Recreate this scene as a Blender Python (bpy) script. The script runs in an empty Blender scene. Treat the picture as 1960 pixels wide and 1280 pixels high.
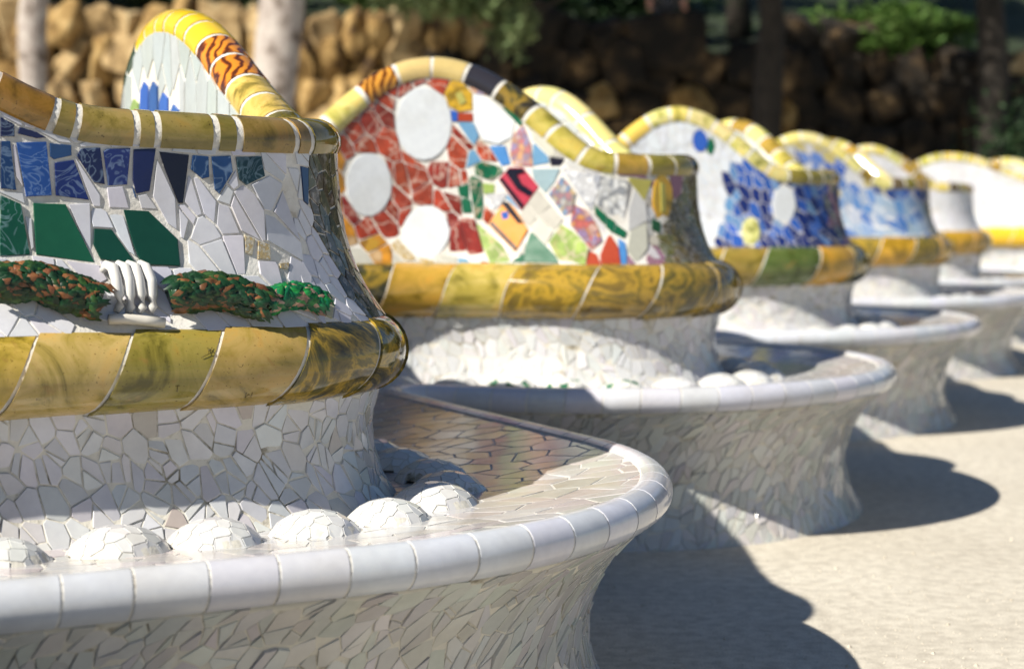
import bpy, bmesh
from mathutils import Vector, Matrix, noise
import math, random
import numpy as np

# ---------------------------------------------------------------- plan of the bench
# The backrest winds in plan as a chain of circular arcs: (u, v, radius, +1 lobe / -1 bay), metres.
P_, D_, RT, RB = 2.4506, 1.204, 0.3469, 0.7112
ARCS = []
_T = {0: (.0495, -.1658, .3054), 1: (.0189, -.1107, .3269), 2: (-.0638, -.0822, .423), 5: (.05, .75, .42), 6: (.0, .6, .40)}
_B = {-1: (-.1824, .039, .6626), 0: (.2496, -.0389, .6714), 1: (-.0647, -.0132, .7314), 5: (.0, .45, .72)}
for k in range(-2, 7):
    tu, tv, rt = _T.get(k, (0, 0, RT)); bu, bv, rb = _B.get(k, (0, 0, RB))
    ARCS.append((k*P_+tu, -rt+tv, rt, 1))
    ARCS.append(((k+.5)*P_+bu, -D_+rb+bv, rb, -1))
ANG, X0, Y0 = .3506, -.1916, 2.9922
TX, TY = math.sin(ANG), math.cos(ANG)
NX, NY = TY, -TX

def build_path():
    tang = []
    for a, b in zip(ARCS[:-1], ARCS[1:]):
        dx, dy = b[0]-a[0], b[1]-a[1]; L = math.hypot(dx, dy)
        base = math.atan2(dy, dx); ac = math.acos(min(1, (a[2]+b[2])/L))
        tang.append(base+ac if a[3] > 0 else base-ac)
    P, N, tips = [], [], {}
    for i in range(1, len(ARCS)-1):
        cx, cy, r, kd = ARCS[i]; t0 = tang[i-1]+math.pi; t1 = tang[i]
        if kd > 0:
            while t0 < t1: t0 += 2*math.pi
            while t0-t1 > 2*math.pi: t0 -= 2*math.pi
        else:
            while t0 > t1: t0 -= 2*math.pi
            while t1-t0 > 2*math.pi: t0 += 2*math.pi
        n = max(8, int(abs(t1-t0)*r/.012))
        A = np.linspace(t0, t1, n)
        if kd > 0: tips[i//2-2] = len(P)+n//2
        P += [(cx+r*math.cos(a), cy+r*math.sin(a)) for a in A]
        N += [(kd*math.cos(a), kd*math.sin(a)) for a in A]
    P = np.array(P); N = np.array(N)
    # resample evenly and smooth the curvature steps a little
    s = np.r_[0, np.cumsum(np.hypot(*np.diff(P, axis=0).T))]
    keep = np.r_[True, np.diff(s) > 1e-6]; P, N, so = P[keep], N[keep], s
    s2 = s[keep]; S = np.arange(0, s2[-1], .01)
    Px = np.c_[np.interp(S, s2, P[:, 0]), np.interp(S, s2, P[:, 1])]
    ker = np.hanning(17); ker /= ker.sum()
    pad = np.r_[np.repeat(Px[:1], 8, 0), Px, np.repeat(Px[-1:], 8, 0)]
    Px = np.c_[np.convolve(pad[:, 0], ker, 'valid'), np.convolve(pad[:, 1], ker, 'valid')]
    T = np.gradient(Px, axis=0); T /= np.hypot(T[:, 0], T[:, 1])[:, None]
    Nn = np.c_[-T[:, 1], T[:, 0]]
    W = np.c_[X0+Px[:, 0]*TX+Px[:, 1]*NX, Y0+Px[:, 0]*TY+Px[:, 1]*NY]
    Nw = np.c_[Nn[:, 0]*TX+Nn[:, 1]*NX, Nn[:, 0]*TY+Nn[:, 1]*NY]
    tip_s = {k: so[i] for k, i in tips.items()}
    return S, W, Nw, tip_s
S_, W_, N_, TIP = build_path()      # TIP[0] = the nearest lobe in view

def plan(s, off=0.):
    """plan position of reference length s at offset off towards the plaza"""
    i = np.clip(np.asarray(s)/.01, 0, len(S_)-1.001); k = i.astype(int); f = (i-k)[..., None]
    w = W_[k]*(1-f)+W_[k+1]*f; n = N_[k]*(1-f)+N_[k+1]*f
    n = n/np.linalg.norm(n, axis=-1, keepdims=True)
    return w+n*np.asarray(off)[..., None], n

def arclen(off):
    w = W_+N_*off
    return np.r_[0, np.cumsum(np.hypot(*np.diff(w, axis=0).T))]

# ---------------------------------------------------------------- height of the coping along the bench
LOW = 1.03
def crest(x, c, h, wl, wr):
    d = x-c; w = np.where(d < 0, wl, wr); q = np.clip(np.abs(d)/w, 0, 1)
    return h*(.5+.5*np.cos(math.pi*q)+1e-9)**.7
CR = [  # centre along the bench, height over LOW, half width before, half width after
    (TIP[-1]-.95, .26, .6, .6), (TIP[-1]+1.02, .26, .62, .6),
    (TIP[0]-1.12, .27, .6, .66), (TIP[0]+1.12, .292, .86, .50),
    (TIP[1]-.84, .294, .43, .50), (TIP[1]+.88, .245, .38, .45),
    (TIP[2]-.82, .262, .36, .44), (TIP[2]+.86, .25, .45, .45),
    (TIP[3]-.86, .25, .42, .45), (TIP[3]+.86, .25, .45, .45),
    (TIP[4]-.86, .26, .45, .45), (TIP[4]+.9, .25, .45, .45),
    (TIP[5]-1.45, .27, .5, .95), (TIP[5]+1.0, .25, .6, .6),
]
def zc(s):
    s = np.asarray(s, float); z = np.full(s.shape, LOW)
    m = np.zeros(s.shape)
    for c in CR: m = np.maximum(m, crest(s, *c))
    return z+m+.004*np.sin(s*9)
_zt = zc(S_); _k = np.hanning(25); _k /= _k.sum(); _zt = np.convolve(np.pad(_zt, 12, 'edge'), _k, 'valid')
def zcop(s): return np.interp(s, S_, _zt)

# ---------------------------------------------------------------- cross sections (offset, height)
PROF_UP = [(.082, .715), (.068, .735), (.05, .762), (.035, .79), (.02, .828), (.008, .87), (.0, .92), (-.004, .98), (-.006, 1.05), (-.008, 1.4)]
PROF_LOW = [(.11, .372), (.092, .395), (.072, .43), (.057, .48), (.054, .52), (.062, .56), (.075, .60)]
PROF_BASE = [(.515, -.01), (.49, .03), (.462, .08), (.45, .14), (.455, .2), (.475, .26), (.51, .315), (.555, .36), (.575, .375)]
PROF_SEAT = [(.07, .383), (.15, .388), (.25, .394), (.38, .406), (.5, .424), (.55, .433), (.59, .436)]
PROF_BACK = [(-.30, -.01), (-.22, .2), (-.16, .45), (-.125, .7), (-.105, .95), (-.095, 1.05), (-.09, 1.4)]
ROLL_C, ROLL_R = (.055, .657), .071
COP_O, COP_RX, COP_RZ = -.046, .050, .043
RIM_O, RIM_Z, RIM_R = .569, .409, .035

class Strip:
    """a surface swept along the bench: (a, q) = lengths along the bench and along the cross section"""
    def __init__(s, prof, ref):
        s.p = np.array(prof, float); s.q = np.r_[0, np.cumsum(np.hypot(*np.diff(s.p, axis=0).T))]
        s.al = arclen(ref); s.ref = ref
    def smap(s, a): return np.interp(a, s.al, S_)
    def amap(s, ss): return np.interp(ss, S_, s.al)
    def pos(s, a, q, lift=0.):
        a = np.asarray(a, float); q = np.asarray(q, float)
        ss = s.smap(a); o = np.interp(q, s.q, s.p[:, 0]); z = np.interp(q, s.q, s.p[:, 1])
        w, n = plan(ss, o)
        return np.concatenate([w, z[..., None]], -1)
    def nrm(s, a, q, e=.004):
        du = s.pos(np.asarray(a)+e, q)-s.pos(np.asarray(a)-e, q); dv = s.pos(a, np.asarray(q)+e)-s.pos(a, np.asarray(q)-e)
        n = np.cross(du, dv); return n/np.linalg.norm(n, axis=-1, keepdims=True)
    def qz(s, z): return np.interp(z, s.p[:, 1], s.q)

CAM_F, CAM_PIT, CAM_H = 3379.5, .0726, .9152
def project(p):
    p = np.asarray(p); x, y, z = p[..., 0], p[..., 1], p[..., 2]-CAM_H
    c, s = math.cos(CAM_PIT), math.sin(CAM_PIT)
    zc_ = np.maximum(y*c-z*s, .05); yc = z*c+y*s
    return 980+CAM_F*x/zc_, 640-CAM_F*yc/zc_, zc_

random.seed(11); rnd = random.random
C = bpy.context.scene
COL = C.collection
R = math.radians

# ---------------------------------------------------------------- camera, sky, sun, exposure
cam_d = bpy.data.cameras.new('camera'); cam = bpy.data.objects.new('camera', cam_d); COL.objects.link(cam)
cam.location = (0, 0, CAM_H); cam.rotation_euler = (math.pi/2-CAM_PIT, 0, 0)
cam_d.sensor_width = 36; cam_d.lens = 36*CAM_F/1960; cam_d.clip_start = .05; cam_d.clip_end = 400
cam_d.dof.use_dof = True; cam_d.dof.focus_distance = 3.0; cam_d.dof.aperture_fstop = 3.3
C.camera = cam
SUN = Vector((.96, .76, -1)).normalized()          # the way the light travels
world = bpy.data.worlds.new('World'); C.world = world; world.use_nodes = True
wn = world.node_tree; sky = wn.nodes.new('ShaderNodeTexSky'); sky.sky_type = 'NISHITA'; sky.sun_disc = False
sky.sun_elevation = math.asin(-SUN.z); sky.sun_rotation = math.atan2(-SUN.x, -SUN.y)
sky.air_density = 1.0; sky.dust_density = .2; sky.ozone_density = 4.0
wn.links.new(sky.outputs[0], wn.nodes['Background'].inputs[0]); wn.nodes['Background'].inputs[1].default_value = .05
sl = bpy.data.lights.new('sun', 'SUN'); sl.energy = 5.0; sl.angle = R(.55); sl.color = (1, .945, .83)
so = bpy.data.objects.new('sun', sl); COL.objects.link(so); so.rotation_euler = SUN.to_track_quat('-Z', 'Y').to_euler(); so.location = (-8, -6, 9)
C.view_settings.view_transform = 'Standard'; C.view_settings.look = 'None'; C.view_settings.exposure = .68; C.view_settings.gamma = 1
C.view_settings.use_curve_mapping = False

# ---------------------------------------------------------------- materials
def mat(name):
    m = bpy.data.materials.new(name); m.use_nodes = True
    nt = m.node_tree; b = nt.nodes['Principled BSDF']
    return m, nt, b
def nd(nt, typ, **kw):
    n = nt.nodes.new(typ)
    for k, v in kw.items():
        if k.startswith('i_'): n.inputs[k[2:].replace('_', ' ')].default_value = v
        else: setattr(n, k, v)
    return n
def ramp(nt, fac, stops, interp='LINEAR'):
    r = nt.nodes.new('ShaderNodeValToRGB'); r.color_ramp.interpolation = interp
    el = r.color_ramp.elements
    while len(el) < len(stops): el.new(.5)
    for e, (p, c) in zip(el, stops):
        e.position = p; e.color = (*c, 1) if len(c) == 3 else c
    nt.links.new(fac, r.inputs[0]); return r
def mix(nt, fac, a, b, blend='MIX'):
    m = nt.nodes.new('ShaderNodeMix'); m.data_type = 'RGBA'; m.blend_type = blend
    for sock, v in ((m.inputs[0], fac), (m.inputs[6], a), (m.inputs[7], b)):
        if isinstance(v, (int, float)): sock.default_value = v
        elif isinstance(v, tuple): sock.default_value = (*v, 1)
        else: nt.links.new(v, sock)
    return m.outputs[2]
def noisen(nt, scale, detail=3, rough=.5, dist=0, vec=None):
    n = nd(nt, 'ShaderNodeTexNoise'); n.inputs['Scale'].default_value = scale; n.inputs['Detail'].default_value = detail
    n.inputs['Roughness'].default_value = rough; n.inputs['Distortion'].default_value = dist
    if vec is None:
        vec = geo(nt)
    nt.links.new(vec, n.inputs['Vector']); return n
def geo(nt):
    for n in nt.nodes:
        if n.type == 'NEW_GEOMETRY': return n.outputs['Position']
    return nt.nodes.new('ShaderNodeNewGeometry').outputs['Position']
def attr(nt, name='Col'):
    a = nt.nodes.new('ShaderNodeAttribute'); a.attribute_name = name; return a.outputs['Color']
def bump(nt, b, h, strength, dist):
    n = nt.nodes.new('ShaderNodeBump'); n.inputs['Strength'].default_value = strength; n.inputs['Distance'].default_value = dist
    nt.links.new(h, n.inputs['Height']); nt.links.new(n.outputs[0], b.inputs['Normal']); return n
GL = {}
def glaze(key, build, rough=.14, spec=.5, bumpd=.0006, bscale=45):
    m, nt, b = mat('glaze_'+key)
    col = build(nt)
    v = noisen(nt, 7, 4, .6); dirt = ramp(nt, v.outputs[0], [(.3, (.86, .84, .80)), (.55, (1, 1, 1))])
    col = mix(nt, .8, col, dirt.outputs[0], 'MULTIPLY')
    nt.links.new(col, b.inputs['Base Color'])
    r = noisen(nt, 30, 3); rr = nd(nt, 'ShaderNodeMapRange'); rr.inputs[3].default_value = rough*.6; rr.inputs[4].default_value = rough*1.7
    nt.links.new(r.outputs[0], rr.inputs[0]); nt.links.new(rr.outputs[0], b.inputs['Roughness'])
    b.inputs['Specular IOR Level'].default_value = spec
    w = noisen(nt, bscale, 2, .5); bump(nt, b, w.outputs[0], .35, bumpd)
    GL[key] = m; return m
glaze('plain', lambda nt: mix(nt, .9, attr(nt), ramp(nt, noisen(nt, 60, 4, .6).outputs[0], [(.3, (.90, .90, .92)), (.7, (1, 1, 1))]).outputs[0], 'MULTIPLY'))
glaze('relief', lambda nt: mix(nt, 1., attr(nt), ramp(nt, noisen(nt, 90, 4, .6).outputs[0], [(.35, (.45, .45, .45)), (.65, (1.2, 1.2, 1.2))]).outputs[0], 'MULTIPLY'), .28, .4)
glaze('face', lambda nt: mix(nt, .9, attr(nt), ramp(nt, noisen(nt, 60, 4, .6).outputs[0], [(.3, (.88, .88, .90)), (.7, (1, 1, 1))]).outputs[0], 'MULTIPLY'), .34, .18)
def f(nt):
    n = noisen(nt, 16, 2, .5, 2.5); r = ramp(nt, n.outputs[0], [(.44, (0, 0, 0)), (.5, (1, 1, 1)), (.53, (0, 0, 0)), (.62, (0, 0, 0)), (.65, (.7, .7, .7)), (.68, (0, 0, 0))])
    n2 = noisen(nt, 26, 3); c = mix(nt, n2.outputs[0], attr(nt), mix(nt, 1., attr(nt), (.35, .45, .6), 'MULTIPLY'))
    return mix(nt, mix(nt, 1., r.outputs[0], (.5, .5, .5), 'MULTIPLY'), c, mix(nt, .35, attr(nt), (.55, .75, .95)))
glaze('swirl', f)
def f(nt):
    v = nd(nt, 'ShaderNodeTexVoronoi', feature='DISTANCE_TO_EDGE'); v.inputs['Scale'].default_value = 16
    nz = noisen(nt, 12, 4); mv = mix(nt, .12, geo(nt), nz.outputs['Color']); nt.links.new(mv, v.inputs['Vector'])
    r = ramp(nt, v.outputs[0], [(.0, (.8, .8, .8)), (.03, (.2, .2, .2)), (.07, (0, 0, 0))])
    n2 = noisen(nt, 25, 5, .65); r2 = ramp(nt, n2.outputs[0], [(.4, (.7, .7, .7)), (.55, (1, 1, 1)), (.64, (1.25, 1.2, 1.15))])
    c = mix(nt, 1., attr(nt), r2.outputs[0], 'MULTIPLY')
    n3 = noisen(nt, 18, 4, .7, 1.5); w = ramp(nt, n3.outputs[0], [(.58, (0, 0, 0)), (.68, (.6, .6, .6))])
    return mix(nt, w.outputs[0], mix(nt, r.outputs[0], c, (.58, .46, .38)), (.52, .26, .2))
glaze('marble', f)
def f(nt):
    w = nd(nt, 'ShaderNodeTexWave'); w.inputs['Scale'].default_value = 14; w.inputs['Distortion'].default_value = 9; w.inputs['Detail'].default_value = 3
    nt.links.new(geo(nt), w.inputs['Vector']); r = ramp(nt, w.outputs[0], [(.1, (.10, .035, .01)), (.35, (.5, .35, .25)), (.6, (1, 1, 1))])
    return mix(nt, .95, attr(nt), r.outputs[0], 'MULTIPLY')
glaze('flame', f, .1)
def f(nt):
    a = noisen(nt, 9, 5, .62, 1.2); b = noisen(nt, 21, 4, .6, .8)
    r = ramp(nt, a.outputs[0], [(.34, (.34, .36, .20)), (.44, (.76, .78, .55)), (.54, (1, 1, 1)), (.66, (1.12, .98, .80))])
    c = mix(nt, 1., attr(nt), r.outputs[0], 'MULTIPLY')
    r2 = ramp(nt, b.outputs[0], [(.60, (0, 0, 0)), (.70, (.55, .55, .55))])
    c = mix(nt, r2.outputs[0], c, (.30, .17, .04))
    g = noisen(nt, 240, 2); r3 = ramp(nt, g.outputs[0], [(.27, (.35, .3, .25)), (.33, (1, 1, 1))])
    return mix(nt, 1., c, r3.outputs[0], 'MULTIPLY')
glaze('mottle', f, .06, .65, .0005, 30)
def f(nt):
    a = noisen(nt, 7, 5, .65, 1.6); r = ramp(nt, a.outputs[0], [(.36, (.015, .02, .02)), (.44, (.10, .085, .015)), (.5, (.40, .25, .03)), (.55, (.14, .10, .02)), (.63, (.012, .013, .013))])
    return mix(nt, .25, r.outputs[0], attr(nt))
glaze('murky', f, .07, .55, .0005, 30)
def patt(cols, scale):
    def f(nt):
        v = nd(nt, 'ShaderNodeTexVoronoi'); v.inputs['Scale'].default_value = scale
        nz = noisen(nt, scale*.8, 2); nt.links.new(mix(nt, .03, geo(nt), nz.outputs['Color']), v.inputs['Vector'])
        st = [(i/len(cols), c) for i, c in enumerate(cols)]
        sp = nd(nt, 'ShaderNodeSeparateColor'); nt.links.new(v.outputs['Color'], sp.inputs[0])
        r = ramp(nt, sp.outputs[0], st, 'CONSTANT')
        d = ramp(nt, v.outputs['Distance'], [(.25, (1.05, 1.05, 1.05)), (.6, (.5, .5, .5))])
        return mix(nt, .4, mix(nt, 1., r.outputs[0], d.outputs[0], 'MULTIPLY'), attr(nt))
    return f
glaze('floral', patt([(.06, .16, .42), (.58, .32, .05), (.42, .06, .07), (.50, .42, .38), (.12, .22, .40)], 60))
glaze('orangep', patt([(.62, .24, .02), (.01, .01, .01), (.62, .42, .05), (.62, .25, .02), (.45, .38, .28)], 30))
glaze('fleck', patt([(.75, .75, .74), (.8, .8, .8), (.7, .72, .75), (.12, .14, .18), (.78, .78, .76)], 60))
glaze('dots', patt([(.6, .55, .42), (.45, .28, .04), (.62, .58, .5)], 150))
glaze('mosaicolive', patt([(.20, .19, .06), (.06, .06, .04), (.3, .29, .26), (.12, .1, .03), (.35, .33, .3), (.22, .16, .03)], 90))
glaze('slats', patt([(.05, .05, .04), (.16, .14, .08), (.03, .03, .03), (.3, .28, .27), (.08, .07, .04)], 80))
COLS = dict(white=(.60, .60, .65), disc=(.66, .69, .72), navy=(.012, .017, .075), navy2=(.016, .03, .16), blue=(.03, .10, .36), blue2=(.02, .06, .17),
    black=(.008, .008, .02), teal=(.015, .05, .06), green=(.012, .10, .05), green2=(.008, .055, .035), dots=(.5, .45, .35), beige=(.42, .40, .26),
    red=(.34, .05, .022), darkred=(.24, .03, .02), red2=(.38, .06, .03), yellow=(.62, .36, .02), blueb=(.03, .10, .42), sky=(.13, .28, .45), sky2=(.07, .22, .50),
    pink=(.60, .36, .38), tgreen=(.008, .11, .055), lime=(.28, .38, .10), crimson=(.42, .04, .07), orange=(.66, .25, .02), greyblue=(.30, .38, .42),
    redblue=(.5, .2, .15), greyb=(.28, .38, .42), grey=(.50, .50, .50), olive=(.40, .37, .10), gold=(.65, .40, .03), mauve=(.26, .14, .20), beigeg=(.42, .42, .36),
    dkgreen=(.02, .08, .04), paleyel=(.62, .60, .28), bluem=(.03, .10, .38), navyb=(.012, .025, .13), skyb=(.12, .24, .45), cream=(.46, .44, .39))

m, nt, b = mat('grout')                       # mortar of the upper parts
n1 = noisen(nt, 14, 6, .7); n2 = noisen(nt, 5, 3)
c = ramp(nt, n1.outputs[0], [(.30, (.34, .29, .22)), (.40, (.56, .53, .48)), (.6, (.68, .66, .62))])
nt.links.new(c.outputs[0], b.inputs['Base Color']); b.inputs['Roughness'].default_value = .85
bump(nt, b, noisen(nt, 160, 4).outputs[0], .7, .002); GROUT = m
m, nt, b = mat('grout_old')                   # mortar of the lower parts, mossy in places
n1 = noisen(nt, 8, 6, .72)
c = ramp(nt, n1.outputs[0], [(.30, (.05, .045, .03)), (.38, (.30, .27, .21)), (.46, (.60, .57, .50))])
nt.links.new(c.outputs[0], b.inputs['Base Color']); b.inputs['Roughness'].default_value = .9
bump(nt, b, noisen(nt, 160, 4).outputs[0], .7, .002); GROUT_OLD = m
m, nt, b = mat('back_plaster')
n1 = noisen(nt, 3, 6, .6); c = ramp(nt, n1.outputs[0], [(.3, (.52, .48, .40)), (.6, (.70, .67, .60))])
nt.links.new(c.outputs[0], b.inputs['Base Color']); b.inputs['Roughness'].default_value = .8; PLASTER = m

def simple(name, stops, scale, rough=.85, detail=5, bd=None, bs=None, dist=0.):
    m, nt, b = mat(name); n = noisen(nt, scale, detail, .62, dist)
    c = ramp(nt, n.outputs[0], stops); nt.links.new(c.outputs[0], b.inputs['Base Color']); b.inputs['Roughness'].default_value = rough
    if bd: bump(nt, b, noisen(nt, bs, 5, .65).outputs[0], .8, bd)
    return m

# ---------------------------------------------------------------- mesh helpers
class MB:
    """collects polygons with a colour and a material each, then links them as ONE mesh object"""
    def __init__(s): s.v = []; s.f = []; s.c = []; s.m = []; s.sm = []
    def add(s, vs, fs, col=(1, 1, 1), m='plain', smooth=False):
        o = len(s.v); s.v += [tuple(map(float, v)) for v in vs]
        for q in fs: s.f.append(tuple(i+o for i in q)); s.c.append(col); s.m.append(m); s.sm.append(smooth)
    def build(s, name, parent=None, mats=None, data_only=False):
        me = bpy.data.meshes.new(name); me.from_pydata(s.v, [], s.f)
        used = []
        for k in s.m:
            if k not in used: used.append(k)
        for k in used: me.materials.append((mats or {}).get(k) or GL.get(k) or k)
        if len(used) > 1: me.polygons.foreach_set('material_index', [used.index(k) for k in s.m])
        me.polygons.foreach_set('use_smooth', s.sm)
        a = me.color_attributes.new('Col', 'FLOAT_COLOR', 'CORNER')
        cc = []
        for q, c in zip(s.f, s.c): cc += [c[0], c[1], c[2], 1.]*len(q)
        a.data.foreach_set('color', cc)
        if data_only: return me
        return link(name, me, parent)
def link(name, me, parent=None):
    o = bpy.data.objects.new(name, me); COL.objects.link(o)
    if parent: o.parent = parent
    return o
def thing(name, label, cat, loc=(0, 0, 0), rz=0, group=None):
    o = bpy.data.objects.new(name, None); COL.objects.link(o); o.location = loc; o.rotation_euler = (0, 0, rz); o.empty_display_size = .1
    o['label'] = label; o['category'] = cat
    if group: o['group'] = group
    return o
def tag(o, label, cat, group=None):
    o['label'] = label; o['category'] = cat
    if group: o['group'] = group
    return o
def jit(c, a=.06):
    k = 1+random.uniform(-a, a); return tuple(max(0, x*k*(1+random.uniform(-a, a)*.4)) for x in c)
def tube(mb, pts, rad, n=8, m=None, col=(1, 1, 1), caps=True):
    P = [Vector(p) for p in pts]; vs = []; fs = []
    up = Vector((0.1, .2, 1)).normalized()
    for i, p in enumerate(P):
        t = (P[min(i+1, len(P)-1)]-P[max(i-1, 0)]).normalized()
        a = t.cross(up)
        if a.length < .05: a = t.cross(Vector((1, 0, 0)))
        a.normalize(); b2 = t.cross(a)
        r = rad[i] if isinstance(rad, (list, tuple)) else rad
        for k in range(n):
            q = 2*math.pi*k/n; vs.append(p+a*math.cos(q)*r+b2*math.sin(q)*r)
    for i in range(len(P)-1):
        for k in range(n): fs.append((i*n+k, i*n+(k+1) % n, (i+1)*n+(k+1) % n, (i+1)*n+k))
    if caps: fs.append(tuple(range(n))[::-1]); fs.append(tuple((len(P)-1)*n+k for k in range(n)))
    mb.add(vs, fs, col, m, True)

# ---------------------------------------------------------------- broken-tile mosaic (trencadis)
def clip(poly, nx, ny, d):
    out = []; n = len(poly); px, py = poly[-1]; pd = px*nx+py*ny-d
    for (x, y) in poly:
        e = x*nx+y*ny-d
        if (e <= 0) != (pd <= 0):
            t = pd/(pd-e); out.append((px+(x-px)*t, py+(y-py)*t))
        if e <= 0: out.append((x, y))
        px, py, pd = x, y, e
    return out
def area(p):
    return .5*abs(sum(p[i-1][0]*p[i][1]-p[i][0]*p[i-1][1] for i in range(len(p))))
def voronoi(sites, cell, keep=None):
    """cells of 2D sites by clipping against the neighbours; cell = typical spacing"""
    H = {}
    for i, (x, y) in enumerate(sites): H.setdefault((int(x//cell), int(y//cell)), []).append(i)
    out = []
    for i, (x, y) in enumerate(sites):
        if keep is not None and not keep[i]: continue
        gx, gy = int(x//cell), int(y//cell); nb = []
        for a in range(gx-3, gx+4):
            for b_ in range(gy-3, gy+4):
                for j in H.get((a, b_), ()):
                    if j != i: nb.append(((sites[j][0]-x)**2+(sites[j][1]-y)**2, j))
        nb.sort(); L = cell*1.7
        poly = [(-L, -L), (L, -L), (L, L), (-L, L)]
        for d2, j in nb:
            r2 = max(px*px+py*py for px, py in poly)
            if d2 > 4*r2: break
            dx, dy = sites[j][0]-x, sites[j][1]-y
            poly = clip(poly, dx, dy, d2/2)
            if len(poly) < 3: break
        if len(poly) >= 3: out.append((i, [(px+x, py+y) for px, py in poly]))
    return out
def inset(poly, g):
    """shrink a convex polygon by g (ccw)"""
    n = len(poly); A = sum(poly[i-1][0]*poly[i][1]-poly[i][0]*poly[i-1][1] for i in range(n))
    if A < 0: poly = poly[::-1]
    out = list(poly)
    for i in range(n):
        (x0, y0), (x1, y1) = poly[i-1], poly[i]; L = math.hypot(x1-x0, y1-y0)
        if L < 1e-6: continue
        nx, ny = (y1-y0)/L, -(x1-x0)/L
        out = clip(out, nx, ny, x0*nx+y0*ny-g)
        if len(out) < 3: return None
    # drop nearly coincident corners
    q = [p for i, p in enumerate(out) if math.hypot(p[0]-out[i-1][0], p[1]-out[i-1][1]) > .0012]
    return q if len(q) >= 3 else None
def inside(poly, x, y):
    r = False; n = len(poly)
    for i in range(n):
        (x0, y0), (x1, y1) = poly[i-1], poly[i]
        if (y0 > y) != (y1 > y) and x < (x1-x0)*(y-y0)/(y1-y0)+x0: r = not r
    return r
def overlaps(p, q):
    """separating axis test for convex polygons"""
    for a in (p, q):
        for i in range(len(a)):
            (x0, y0), (x1, y1) = a[i-1], a[i]; nx, ny = y1-y0, x0-x1
            A = [x*nx+y*ny for x, y in p]; B = [x*nx+y*ny for x, y in q]
            if max(A) <= min(B)+1e-9 or max(B) <= min(A)+1e-9: return False
    return True
def subtract(cell, tile):
    """keep the largest convex piece of cell outside a convex tile"""
    if not overlaps(cell, tile): return cell
    n = len(tile); A = sum(tile[i-1][0]*tile[i][1]-tile[i][0]*tile[i-1][1] for i in range(n)); t = tile if A > 0 else tile[::-1]
    best, ba = None, 0
    for i in range(n):
        (x0, y0), (x1, y1) = t[i-1], t[i]; nx, ny = y1-y0, x0-x1
        c = clip(cell, -nx, -ny, -(x0*nx+y0*ny))
        if len(c) >= 3:
            a = area(c)
            if a > ba: best, ba = c, a
    return best if ba > .18*area(cell) else None
def sites_grid(a0, a1, q0, q1, w, h, shear=0., jitter=.42, rot=0.):
    """stretched and sheared random sites; returned in isotropic space with the two maps"""
    def fw(a, q): return (a-shear*q)/w, q/h
    def bw(x, y): return x*w+shear*y*h, y*h
    cs = [fw(a, q) for a in (a0, a1) for q in (q0, q1)]
    x0, x1 = min(c[0] for c in cs)-2, max(c[0] for c in cs)+2; y0, y1 = q0/h-2, q1/h+2
    S = []
    for j in range(int(y0)-1, int(y1)+2):
        for i in range(int(x0)-1, int(x1)+2):
            S.append((i+(j % 2)*.5+random.uniform(-jitter, jitter), j+random.uniform(-jitter, jitter)))
    return S, fw, bw

def facet(pts3, nrm, thick=.003, bev=.0012, tilt=0., flat=1., lift=.0022):
    """one tile: a flat (or nearly flat) chip with bevelled edge, from corner points on the surface"""
    P = np.array(pts3); c = P.mean(0); n = nrm/np.linalg.norm(nrm)
    if tilt:
        r = np.random.normal(0, tilt, 3); n2 = n+r-n*np.dot(r, n); n2 /= np.linalg.norm(n2)
    else: n2 = n
    d = (P-c)@n2; T = P-flat*d[:, None]*n2+n*lift
    k = len(P); mid = T.mean(0); dv = mid-T; ln = np.maximum(np.linalg.norm(dv, axis=1), 1e-6)
    I = T+dv*(bev/ln)[:, None]+n*bev*.45
    return T, I, n
def chip(mb, pts3, nrm, col, m, tilt=0., flat=1., lift=.0022, bev=.0011, skirt=.006, fan=False):
    T, I, n = facet(pts3, nrm, bev=bev, tilt=tilt, flat=flat, lift=lift); k = len(T)
    B = np.array(pts3)-n*skirt*.6
    if bev > 0 and fan:
        vs = list(I)+[I.mean(0)+n*(0 if flat == 1 else .0015)]+list(T)+list(B); fs = [(i, (i+1) % k, k) for i in range(k)]; o = k+1
        mb.add(vs, fs+[(i, o+i, o+(i+1) % k, (i+1) % k)[::-1][::-1] for i in range(k)]+[(o+i, o+k+i, o+k+(i+1) % k, o+(i+1) % k) for i in range(k)], col, m, False)
    elif bev > 0:
        vs = list(I)+list(T)+list(B)
        mb.add(vs, [tuple(range(k))]+[(i, k+i, k+(i+1) % k, (i+1) % k) for i in range(k)]+[(k+i, 2*k+i, 2*k+(i+1) % k, k+(i+1) % k) for i in range(k)], col, m, False)
    else:
        vs = list(T)+list(B)
        mb.add(vs, [tuple(range(k))]+[(i, k+i, k+(i+1) % k, (i+1) % k) for i in range(k)], col, m, False)

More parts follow.
